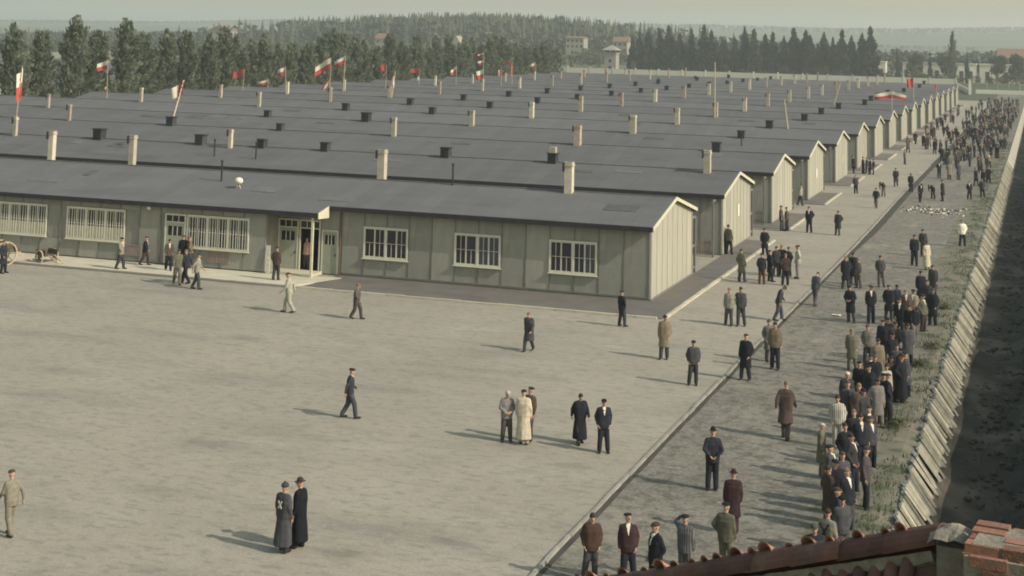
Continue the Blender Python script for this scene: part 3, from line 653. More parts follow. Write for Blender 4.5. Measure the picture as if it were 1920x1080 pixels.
# barracks of the second row beyond the poplars: roof, wall, chimneys
cm, cc, cf = chimney_meshes(1.5, .45, 'chimney')
for k in range(2, 16):
    B = thing('barrack', 'long barrack of the second row, behind the poplars, %s from the square' % ORD[k], 'barrack', (-128, k * S, 0), group='second row of barracks behind the poplars')
    put('roof', roof_me, B); put('wall', core_me, B); put('bargeboard', barge_me, B); put('plinth', plinth_me, B)
    for x in (-16, -64): o = put('chimney', cm, B, (x, 4.4, zs(4.4))); put('chimney_cap', cc, o)

# ---------------------------------------------------------------- flags on the roofs
def cloth(l, h, mode, droop, seed):
    """banner blowing towards -X from its hoist at the origin; mode: pl white over red, red, hang ..."""
    nx, nz = 12, 6; b = MB()
    for side in (0, 1):
        base = len(b.v)
        for j in range(nz + 1):
            for i in range(nx + 1):
                u = i / nx; v = j / nz
                x = -u * l * math.cos(droop); z = -v * h * (1 - .12 * u) - u * l * math.sin(droop) - .10 * h * math.sin(3.2 * u + seed) * u
                y = .16 * h * math.sin(5.5 * u + seed + v) * (u ** .6) + (.006 if side else 0)
                b.v.append((x, y, z))
        for j in range(nz):
            for i in range(nx):
                q = (base + j * (nx + 1) + i, base + j * (nx + 1) + i + 1, base + (j + 1) * (nx + 1) + i + 1, base + (j + 1) * (nx + 1) + i)
                b.f.append(q if side else q[::-1])
                v = (j + .5) / nz; u = (i + .5) / nx
                b.m.append({'pl': v > .5, 'lp': v <= .5, 'red': True, 'white': False, 'bwr': v < .34 or v > .66, 'half': u < .5}[mode] and 1 or 0)
    return b.mesh('cloth', [M['flag_white'], M['flag_red']], True)
def flag(x, y, z, ph, l, h, mode, droop, label, lean=(0, 0), pole='wood_pole', pr=.045, extra=None):
    t = thing('flag', label, 'flag', (x, y, z), group='flags on the barrack roofs'); top = Vector((lean[0], lean[1], ph))
    put('pole', MB().tube((0, 0, -.3), top, pr, pr * .7, 8).mesh('pole', M[pole]), t)
    put('cloth', cloth(l, h, mode, droop, x), t, top + Vector((-.05, 0, -.05)))
    for (f, l2, h2, m2, d2) in (extra or []): put('cloth', cloth(l2, h2, m2, d2, x + 2), t, top * f)
    return t
flag(-69.83, 40.19, 4.63, 4.9, .62, 2.9, 'pl', 1.30, 'tall narrow white and red banner hanging down from a pole at the left edge', lean=(.35, 0), extra=[(.8, .5, .8, 'bwr', 1.2)])
flag(-95.6, 91.9, 4.1, 4.9, 1.5, 1.15, 'pl', .25, 'white over red flag on a reddish pole before the poplars, second from the left', lean=(-.15, 0), extra=[(.35, .6, .5, 'pl', .9)])
t = flag(-63.39, 56.25, 4.3, 3.8, 1.4, 1.3, 'half', .55, 'tilted red and white flag on a bent pole wound with red and white ribbon', lean=(1.1, 0), pr=.08, pole='flag_white')
q = MB()
for i in range(9): a = Vector((1.1 * i / 9, 0, 3.8 * i / 9)); q.tube(a + Vector((0, 0, .05)), a + Vector((.055, 0, .2)), .092, .088, 8)
put('ribbon', q.mesh('ribbon', M['flag_red']), t)
flag(-96.5, 128.6, 4.2, 3.3, 1.9, 1.1, 'red', .28, 'plain red pennant before the poplars', lean=(.2, 0))
flag(-93.4, 130.9, 4.7, 1.3, 1.8, .75, 'pl', .3, 'low drooping white and red flag close to the roof')
flag(-80.3, 112.2, 4.57, 3.9, 1.25, 1.1, 'pl', .5, 'small white and red flag right of the plain red pennant', lean=(-.35, 0))
flag(-64.9, 94.5, 4.65, 5.5, 2.3, 1.35, 'pl', .50, 'largest white over red flag streaming left from a tall pole', extra=[(.62, 1.9, .75, 'lp', 1.05)])
flag(-80.35, 130.3, 4.57, 5.4, 2.1, 1.1, 'pl', .55, 'white over red flag at the right of the largest one', lean=(.2, 0), pr=.07)
flag(-81.3, 148.1, 4.5, 3.9, 1.25, 1.0, 'red', .1, 'small square red flag before the dense poplars')
flag(-64.6, 112.7, 4.67, 3.6, .45, 1.5, 'half', 1.3, 'narrow red and white strip wound round a leaning pale pole', lean=(.5, 0), pr=.1)
flag(-83.1, 166.2, 4.5, 3.0, 1.7, .75, 'red', .0, 'wide low red flag above a small white one', extra=[(.62, .6, .7, 'white', .9)])
flag(-83.0, 183.4, 4.3, 3.5, 1.2, 1.2, 'pl', .6, 'small white and red flag beside a roof vent before the poplars')
flag(-65.0, 149.4, 4.8, 6.0, 1.0, .45, 'bwr', .25, 'tall pole carrying three white and red flags one above another', extra=[(.80, 1.1, .7, 'pl', .3), (.56, 1.3, 1.5, 'pl', .35)])
flag(-74.3, 183.8, 4.4, 3.3, .9, 1.3, 'half', .7, 'small white flag with a red corner on a pale chimney')
flag(-72.6, 184.9, 4.6, 4.3, 1.7, .4, 'red', .1, 'thin red streamer between two poles', extra=[(.97, .12, 2.6, 'red', .0)])
flag(-80.1, 220.5, 4.5, 3.9, 1.5, 1.1, 'pl', .55, 'rightmost white over red flag before the poplars')
flag(.0, 130.76, 4.7, 2.6, 2.3, .9, 'pl', .18, 'long white over red banner above the end wall of the eighth barrack', lean=(.05, 0), extra=[(.98, -1.9, .8, 'pl', -.3)])
flag(-.0, 167.1, 4.7, 3.8, .95, 1.5, 'red', .2, 'red flag on a thin mast above the end wall of the tenth barrack', lean=(.0, 0))
flag(.0, 221.4, 4.7, 1.7, .5, .9, 'red', .3, 'tiny red flag far up the row of end walls')
for (x, y, z, h, ln, lb) in ((-16.33, 94.55, 4.65, 6.3, 0, 'tall bare pale mast rising above the middle of the roofs'), (-5.18, 76.75, 4.71, 2.9, -.4, 'short bare pale pole leaning left beside a roof vent'), (-9.96, 148.3, 4.56, 3.2, 1.1, 'thin bare pole leaning right among the far roofs')):
    t = thing('mast', lb, 'mast', (x, y, z), group='bare masts on the roofs')
    put('pole', MB().tube((0, 0, -.4), (ln, 0, h), .09, .05, 8).mesh('pole', M['wood_pole']), t)

# ---------------------------------------------------------------- far walls, tower, houses
t = thing('perimeter_wall', 'long pale perimeter wall closing the compound behind the last barracks', 'wall', (0, 480, 0))
q = MB(); q.box(-400, -.15, -.2, -9.6, .15, 2.6); put('wall', q.mesh('wall', M['white']), t)
pm = MB().box(-.2, -.25, 0, .2, .25, 3.1).mesh('post', M['white'])
for i in range(26): put('post', pm, t, (-9.6 - i * 9.0, 0, 0))
t = thing('boundary_wall', 'low whitish wall running towards the far end of the street', 'wall', (0, 0, 0))
put('wall', MB().hexa([(-9.8, 478, -.1), (-9.4, 478, -.1), (-.9, 386, -.1), (-1.3, 386, -.1)], [(-9.8, 478, 1.4), (-9.4, 478, 1.4), (-.9, 386, 1.4), (-1.3, 386, 1.4)]).mesh('wall', M['white']), t)
t = thing('boundary_wall', 'low pale wall across the far end of the street, behind the crowd', 'wall', (0, 0, 0))
put('wall', MB().box(.2, 398, -.1, 60, 398.3, 1.2).mesh('wall', M['white']), t)
t = thing('gate_post', 'tall white post at the corner of the two low far walls', 'post', (-.9, 384, 0))
put('shaft', MB().box(-.35, -.35, 0, .35, .35, 4.2).mesh('shaft', M['white']), t); put('cap', MB().box(-.45, -.45, 4.2, .45, .45, 4.5).mesh('cap', M['white']), t)
t = thing('wire_fence', 'pale post fence behind the low far wall', 'fence', (3, 412, 0))
fp = MB().bar((0, 0, 0), (0, 0, 3.2), .16, .16).bar((0, 0, 3.2), (-.4, 0, 3.8), .14, .14).mesh('post', M['chimney'])
for i in range(18): put('post', fp, t, (i * 3.2, 0, 0))
put('wire', (lambda b: [b.box(-.0, -.02, z, 56, .02, z + .03) for z in (.5, 1., 1.5, 2., 2.5, 3.0)] and b)(MB()).mesh('wire', M['chimney']), t)
t = thing('watchtower', 'square pale watchtower with low hipped roof behind the barrack roofs', 'tower', (-137.2, 484, 0))
put('wall', MB().box(-2.3, -2.3, 0, 2.3, 2.3, 8.3).mesh('wall', M['house']), t)
put('lookout', MB().box(-2.6, -2.6, 8.3, 2.6, 2.6, 8.7).box(-2.5, -2.5, 8.7, -2.1, -2.1, 9.6).box(2.1, -2.5, 8.7, 2.5, -2.1, 9.6).box(-.2, -2.5, 8.7, .2, -2.1, 9.6).box(2.1, 2.1, 8.7, 2.5, 2.5, 9.6).box(-2.5, 2.1, 8.7, -2.1, 2.5, 9.6).mesh('lookout', M['house']), t)
put('lookout_glass', MB().box(-2.2, -2.2, 8.7, 2.2, 2.2, 9.6).mesh('lookout_glass', M['pane']), t)
q = MB().add([(-3.3, -3.3, 9.6), (3.3, -3.3, 9.6), (3.3, 3.3, 9.6), (-3.3, 3.3, 9.6), (0, 0, 11.6)], [(0, 3, 2, 1), (0, 1, 4), (1, 2, 4), (2, 3, 4), (3, 0, 4)])
put('roof', q.mesh('roof', M['kerb']), t)
for zz in (2.5, 5.0): put('window', MB().box(-.5, -2.35, zz, .5, -2.31, zz + 1.1).mesh('window', M['pane']), t)
def house(label, x, y, z, w, d, h, rh, roofm='house_roof', nw=3, fl=2, axis=0, group='houses among the far trees'):
    t = thing('house', label, 'house', (x, y, z), group=group)
    put('wall', MB().box(-w / 2, -d / 2, -3, w / 2, d / 2, h).mesh('wall', M['house']), t)
    if axis == 0: q = MB().add([(-w / 2 - .4, -d / 2 - .5, h), (w / 2 + .4, -d / 2 - .5, h), (w / 2 + .4, d / 2 + .5, h), (-w / 2 - .4, d / 2 + .5, h), (-w / 2 - .4, 0, h + rh), (w / 2 + .4, 0, h + rh)], [(0, 3, 2, 1), (0, 1, 5, 4), (2, 3, 4, 5), (1, 2, 5), (3, 0, 4)])
    else: q = MB().add([(-w / 2 - .5, -d / 2 - .4, h), (w / 2 + .5, -d / 2 - .4, h), (w / 2 + .5, d / 2 + .4, h), (-w / 2 - .5, d / 2 + .4, h), (0, -d / 2 - .4, h + rh), (0, d / 2 + .4, h + rh)], [(0, 3, 2, 1), (0, 1, 4), (1, 2, 5, 4), (2, 3, 5), (3, 0, 4, 5)])
    put('roof', q.mesh('roof', M[roofm]), t)
    wm = MB().box(-.55, -.04, -.7, .55, .0, .7).mesh('window', M['pane'])
    for f in range(fl):
        for i in range(nw): put('window', wm, t, (-w / 2 + w * (i + .5) / nw, -d / 2, h - 1.6 - f * 2.9))
    return t
house('pale two-storey house with many windows between the far trees', -217, 700, 8.0, 10, 8, 6.4, .8, nw=4, axis=0)
house('house with orange roof just behind the watchtower', -192, 700, 8.5, 8, 7, 4.5, 2.4, nw=3)
house('pale house with broad tiled roof among the trees at upper left', -437, 705, 5.0, 14, 9, 9.0, 3.2, nw=4, axis=1)
house('small reddish house left of the wooded hill', -331, 700, 6.0, 7, 7, 5.5, 3, nw=2)
house('house with red roof at the far right edge', 6, 700, 2.0, 14, 10, 7.5, 4.5, nw=6)
house('narrow pale gable house among the poplars', -262, 640, 3.0, 4.5, 6, 6.5, 4.5, 'house', nw=2, axis=1)
house('low whitewashed building between the left poplars', -200, 250, 0, 14, 8, 4.6, 3.0, 'mortar', nw=5, fl=1)
rh = random.Random(9)
for i, (x, w, lb) in enumerate([(-43, 3.4, 'small white shed, leftmost of the white sheds beyond the far fence'), (-33, 3, 'second small white shed beyond the far fence'), (-21, 11, 'long low white shed beyond the far fence'), (-11.5, 4, 'white shed left of the poplar at the right'), (-8, 4.5, 'white shed below the slender poplar at the right'), (-1.5, 6, 'white shed right of the slender poplar'), (5.5, 6.5, 'white shed at the far right edge')]):
    t = thing('shed', lb, 'shed', (x, 560, 0), group='white sheds beyond the far fence')
    put('wall', MB().box(-w / 2, -3, 0, w / 2, 3, 7.2).mesh('wall', M['white']), t)
    put('roof', MB().box(-w / 2 - .3, -3.3, 7.2, w / 2 + .3, 3.3, 7.45).mesh('roof', M['white']), t)
    put('door', MB().box(-.8, -3.05, 0, .8, -3.01, 4.4).mesh('door', M['fascia']), t)

# ---------------------------------------------------------------- trees
def trunk_mesh(h, r, limbs, rnd, up=.8, spread=1.5, z0=2.0):
    b = MB(); b.tube((0, 0, -.3), (.1, 0, h * .55), r, r * .6, 7); b.tube((.1, 0, h * .55), (0, .1, h * .93), r * .6, r * .15, 6)
    for i in range(limbs):
        z = z0 + (h * .75 - z0) * i / limbs; a = rnd.random() * 6.28; l = spread * rnd.uniform(.6, 1.1)
        b.tube((.05, 0, z), (l * math.cos(a), l * math.sin(a), z + l * up), r * .32, r * .08, 5, caps=False)
    return b.mesh('trunk', M['bark'])
def poplar_crown(h, rad, rnd, n):
    b = MB(); br = []
    for i in range(46):
        t = (i + rnd.random()) / 46; z0 = .9 + (h * .80) * t; a = i * 2.4 + rnd.uniform(-.5, .5)
        rr = rad * (1 - t ** 1.7) ** .8 * rnd.uniform(.35, 1.05) + .15; up = rnd.uniform(1.6, 3.6) * (1 - .35 * t)
        br.append((Vector((.15 * math.cos(a), .15 * math.sin(a), z0)), Vector((rr * math.cos(a), rr * math.sin(a), min(h, z0 + up)))))
    for i in range(n):
        p0, p1 = rnd.choice(br); t = rnd.uniform(.15, 1.0) ** .8; ax = (p1 - p0); c = p0 + ax * t; c.z += .35 * ax.z * t * t
        sg = .30 * (1.15 - t * .75)
        p = c + Vector((rnd.gauss(0, sg), rnd.gauss(0, sg), rnd.gauss(0, sg * 1.1)))
        s = rnd.uniform(.13, .34); d = (ax.normalized() + Vector((rnd.uniform(-.35, .35), rnd.uniform(-.35, .35), rnd.uniform(-.1, .5)))).normalized() * s
        e = d.cross(Vector((rnd.uniform(-1, 1), rnd.uniform(-1, 1), .2))).normalized() * s * .42
        b.add([p - d, p + e, p + d, p - e], [(0, 1, 2, 3)])
    return b.mesh('crown', M['leaf_poplar'])
def broad_crown(h, rad, rnd, n, mt='leaf_broad'):
    b = MB(); lobes = []
    for i in range(16):
        v = Vector((rnd.gauss(0, 1), rnd.gauss(0, 1), rnd.gauss(0, 1))).normalized() * rnd.uniform(.35, .8)
        lobes.append((v.x * rad, v.y * rad, h * .58 + v.z * h * .38, rad * rnd.uniform(.25, .42)))
    for i in range(n):
        lx, ly, lz, lr = rnd.choice(lobes); v = Vector((rnd.gauss(0, 1), rnd.gauss(0, 1), rnd.gauss(0, 1))).normalized() * lr * rnd.uniform(.5, 1.1)
        p = Vector((lx, ly, lz)) + v; s = rnd.uniform(.2, .42)
        d = Vector((rnd.uniform(-1, 1), rnd.uniform(-1, 1), rnd.uniform(-1, 1))).normalized() * s; e = d.cross(Vector((rnd.random(), .3, 1))).normalized() * s * .7
        b.add([p - d, p + e, p + d, p - e], [(0, 1, 2, 3)])
    return b.mesh('crown', M[mt])
def conifer_crown(h, rad, rnd):
    b = MB(); z = h * .10; k = 0
    while z < h * .985:
        t = (z - h * .10) / (h * .9); rr = rad * (1 - t ** 1.25) ** .72 * (.82 + .18 * math.sin(t * 23 + rad * 9)) + .12; nb = max(6, int(15 * (1 - t) + 5))
        for i in range(nb):
            a = 2 * math.pi * (i + rnd.random() * .7) / nb + k; l = rr * rnd.uniform(.65, 1.15); ca, sa = math.cos(a), math.sin(a)
            dr = l * rnd.uniform(.30, .55); w = .16 + l * .20
            for (f0, f1) in ((.15, .5), (.42, .8), (.7, 1.0)):
                p0 = Vector((ca * l * f0, sa * l * f0, z - dr * f0 + rnd.uniform(-.1, .1))); p1 = Vector((ca * l * f1, sa * l * f1, z - dr * f1 + .12 * l * f1 + rnd.uniform(-.1, .1)))
                sd_ = Vector((-sa, ca, rnd.uniform(-.3, .3))) * w * (1.25 - f1 * .7)
                b.add([p0 - sd_, p1 - sd_ * .5, p1 + sd_ * .5, p0 + sd_, p0 - Vector((0, 0, w * 1.6))], [(0, 1, 2, 3), (0, 4, 1), (4, 3, 2)])
        z += h * .028 * (1.1 - .5 * t); k += 1
    b.add([(-.1, 0, h * .93), (.1, 0, h * .93), (0, 0, h * 1.02)], [(0, 1, 2)]).add([(0, -.1, h * .93), (0, .1, h * .93), (0, 0, h * 1.02)], [(0, 1, 2)])
    return b.mesh('crown', M['needle'])
rt = random.Random(17)
pop = [(trunk_mesh(13, .26, 12, rt, 1.6, 1.2), poplar_crown(12.4 + .3 * v, 1.9 + .16 * v, rt, 4800)) for v in range(6)]
brd = [(trunk_mesh(9, .3, 8, rt, .8, 2.4), broad_crown(10, 3.6, rt, 3200)) for v in range(3)]
con = [(trunk_mesh(18, .28, 4, rt, .0, 1.0, 3), conifer_crown(19, 2.5 + .3 * v, rt)) for v in range(6)]
def tree(name, kind, x, y, s, label, group, sz=1.0, z=0.0, sxy=1.0):
    t = thing(name, label, 'tree', (x, y, z), rt.random() * 6.28, group)
    t.scale = (s * sxy, s * sxy, s * sz); v = rt.choice(kind); t.rotation_euler = (R(rt.uniform(-2.5, 2.5)), R(rt.uniform(-2.5, 2.5)), t.rotation_euler[2])
    put('trunk', v[0], t); put('crown', v[1], t); return t
# poplars along the central street: two files; the nearer file at left stands in separate trees
ys_p = [(62.5, .80), (70.5, 1.02), (82, .78), (86.5, .98), (97, .98), (106, 1.02), (114, .98), (121, 1.0)]
PL_ = ['lower poplar cut by the left edge', 'tall slender poplar, first one standing free at the left', 'broad poplar in the middle of the three at the left', 'poplar right behind the second flag from the left',
       'tall full poplar right of the gap', 'poplar next to the tall full one, above the bent flagpole', 'third poplar of the tight group above the bent flagpole', 'last poplar of the tight group left of the red pennant']
for (y, s), lb in zip([(72, .86), (77.5, 1.04), (88, .96), (93.5, .95), (101.5, 1.03), (107, .95), (112.5, 1.02), (118, .95)], PL_):
    tree('poplar_tree', pop, -107.5 + rt.uniform(-.5, .5), y, s, lb, 'poplars along the central street', sxy=1.4)
y = 124
npop = 1
while y < 326:
    tree('poplar_tree', pop, -107.5 + rt.uniform(-.7, .7), y, rt.uniform(.80, 1.06) * (1 if y < 210 else .92), 'poplar number %d from the red pennant in the nearer file behind the barrack roofs' % npop, 'poplars of the nearer unbroken file', sxy=1.35); npop += 1; y += rt.uniform(4.8, 6.6)
y = 70
while y < 335:
    if y < 140: y = 140
    tree('poplar_tree', pop, -119 + rt.uniform(-.7, .7), y, rt.uniform(.7, .98), 'poplar of the farther file, showing between the nearer poplars', 'poplars of the farther file', sxy=1.3); y += rt.uniform(6, 9)
# dark conifers, one by one (crown tops follow the outline in the photograph)
cx = [(-137, .82), (-133.5, .93), (-129.5, .98), (-125, 1.02), (-121, 1.08), (-117, .92), (-112, 1.02), (-107, 1.1), (-103.5, 1.0), (-99, .82), (-95, .86), (-90.5, 1.08), (-87.5, 1.04), (-83.5, .94), (-80, .98), (-76, .90), (-71.5, 1.08), (-68.5, 1.04), (-65, .94), (-61, 1.0), (-57, .9), (-53.5, 1.06), (-50, .94), (-46.5, 1.0), (-42.3, 1.14)]
for i, (x, s) in enumerate(cx):
    lb = {0: 'dark conifer at the left end of the conifer belt beside the watchtower', 24: 'tallest dark conifer at the right end of the conifer belt'}.get(i, 'dark conifer number %d from the watchtower in the front row of the belt' % (i + 1))
    tree('conifer_tree', con, x, 512 + rt.uniform(-3, 3), s * 1.0, lb, 'front row of the dark conifer belt', sxy=1.25)
for i in range(44):
    tree('conifer_tree', con, -140 + i * 2.2 + rt.uniform(-1, 1), 524 + rt.uniform(-4, 10), rt.uniform(.5, .80), 'dark conifer standing behind the front row of the conifer belt', 'rear of the dark conifer belt', sxy=1.25)
# looser mixed trees at the right
for i, (x, y, kd, s, sx, lb) in enumerate([(-33, 520, 'c', .72, .7, 'slim conifer right of the dark belt'), (-27.5, 530, 'b', 1.15, .8, 'loose leafy tree right of the slim conifer'), (-21.5, 525, 'c', .66, .7, 'small conifer between loose leafy trees'),
        (-12.8, 512, 'p', 1.42, .62, 'very slender tall poplar at the right'), (-7.5, 525, 'c', .62, .8, 'small conifer right of the slender tall poplar'), (3, 535, 'b', 1.25, 1, 'round leafy tree at the far right'), (10, 520, 'b', 1.2, 1, 'leafy tree at the right edge'), (-17, 545, 'b', 1.2, 1, 'leafy tree behind the slender tall poplar')]):
    tree('conifer_tree' if kd == 'c' else 'poplar_tree' if kd == 'p' else 'leafy_tree', dict(c=con, b=brd, p=pop)[kd], x, y, s, lb, 'loose trees at the right', sxy=sx)
for i, (x, s) in enumerate([(-134, .55), (-115, .62), (-97, .5), (-74, .6), (-59, .58)]): tree('leafy_tree', brd, x, 505, s, ['small round tree before the left end of the conifer belt', 'small round tree before the conifers, second from the watchtower', 'small round tree before the gap in the conifer belt', 'small round tree before the middle of the conifer belt', 'small round tree before the right half of the conifer belt'][i], 'small trees before the conifer belt')
def forest(name, pts, hmin, hmax, mt, label, conif=.5, seed=1):
    r_ = random.Random(seed); b = MB()
    for (x, y) in pts:
        z = terrain_z(x, y); h = r_.uniform(hmin, hmax); ph = r_.random() * 6
        if r_.random() < conif:
            w = h * .17
            for k in range(5):
                zz = z + h * (.15 + .17 * k); rr = w * (1.05 - .19 * k)
                vs = [(x + rr * math.cos(ph + a * 1.0472 + k) * r_.uniform(.7, 1.2), y + rr * math.sin(ph + a * 1.0472 + k), zz + r_.uniform(-.4, .4)) for a in range(6)]
                b.add(vs + [(x, y, zz + h * .30)], [(a, (a + 1) % 6, 6) for a in range(6)])
        else:
            w = h * .34
            for k in range(26):
                v = Vector((r_.gauss(0, 1), r_.gauss(0, 1), r_.gauss(0, 1))).normalized() * r_.uniform(.6, 1)
                p = Vector((x + v.x * w, y + v.y * w, z + h * .58 + v.z * h * .40)); s = h * r_.uniform(.08, .15)
                d = Vector((r_.uniform(-1, 1), r_.uniform(-1, 1), r_.uniform(-1, 1))).normalized() * s; e = d.cross(Vector((.3, .5, 1))).normalized() * s
                b.add([p - d, p + e, p + d, p - e], [(0, 1, 2, 3)])
    return put(name, b.mesh(name, M[mt]), label=label, category='forest', kind='stuff')
rf = random.Random(31)
def field_pts(n, f): 
    out = []
    while len(out) < n:
        p = f()
        if p: out.append(p)
    return out
forest('forest', field_pts(1300, lambda: (rf.gauss(-372, 62), rf.gauss(930, 60))), 13, 18, 'forest', 'dark wood on the low hill behind the poplars', .75, 1)
forest('forest', field_pts(1500, lambda: (rf.uniform(-760, -200), rf.uniform(800, 1050))), 8, 12, 'forest', 'hazy belt of distant woodland along the left horizon', .22, 2)
forest('forest', field_pts(700, lambda: (rf.uniform(-330, -120), rf.uniform(700, 960))), 8, 13, 'forest', 'mixed woodland between the hill and the watchtower', .4, 3)
forest('forest', field_pts(750, lambda: (rf.uniform(-150, 70), rf.uniform(600, 900))), 6, 9.5, 'forest', 'mixed woodland behind the dark conifers and to the right', .15, 4)
forest('forest', field_pts(650, lambda: (rf.uniform(-520, -172), rf.uniform(500, 700))), 5, 9, 'leaf_broad', 'low trees and bushes between the poplars and the wooded hill', .2, 5)
forest('forest', field_pts(260, lambda: (rf.uniform(-100, 60), rf.uniform(500, 556))), 2.2, 4.2, 'leaf_broad', 'low bushes behind the perimeter wall', .0, 6)
def farpt():
    x, y = rf.uniform(-2900, 400), rf.uniform(1700, 3500)
    if y < 2750 + 250 * noise.noise(Vector((x * .002, 3, 1))): return (x, y) if noise.noise(Vector((x * .0022, y * .0045, 1))) > .38 else None
    return (x, y)
forest('forest', field_pts(7000, farpt), 5, 8, 'forest', 'woods on the pale hills at the horizon', 0.3, 7)

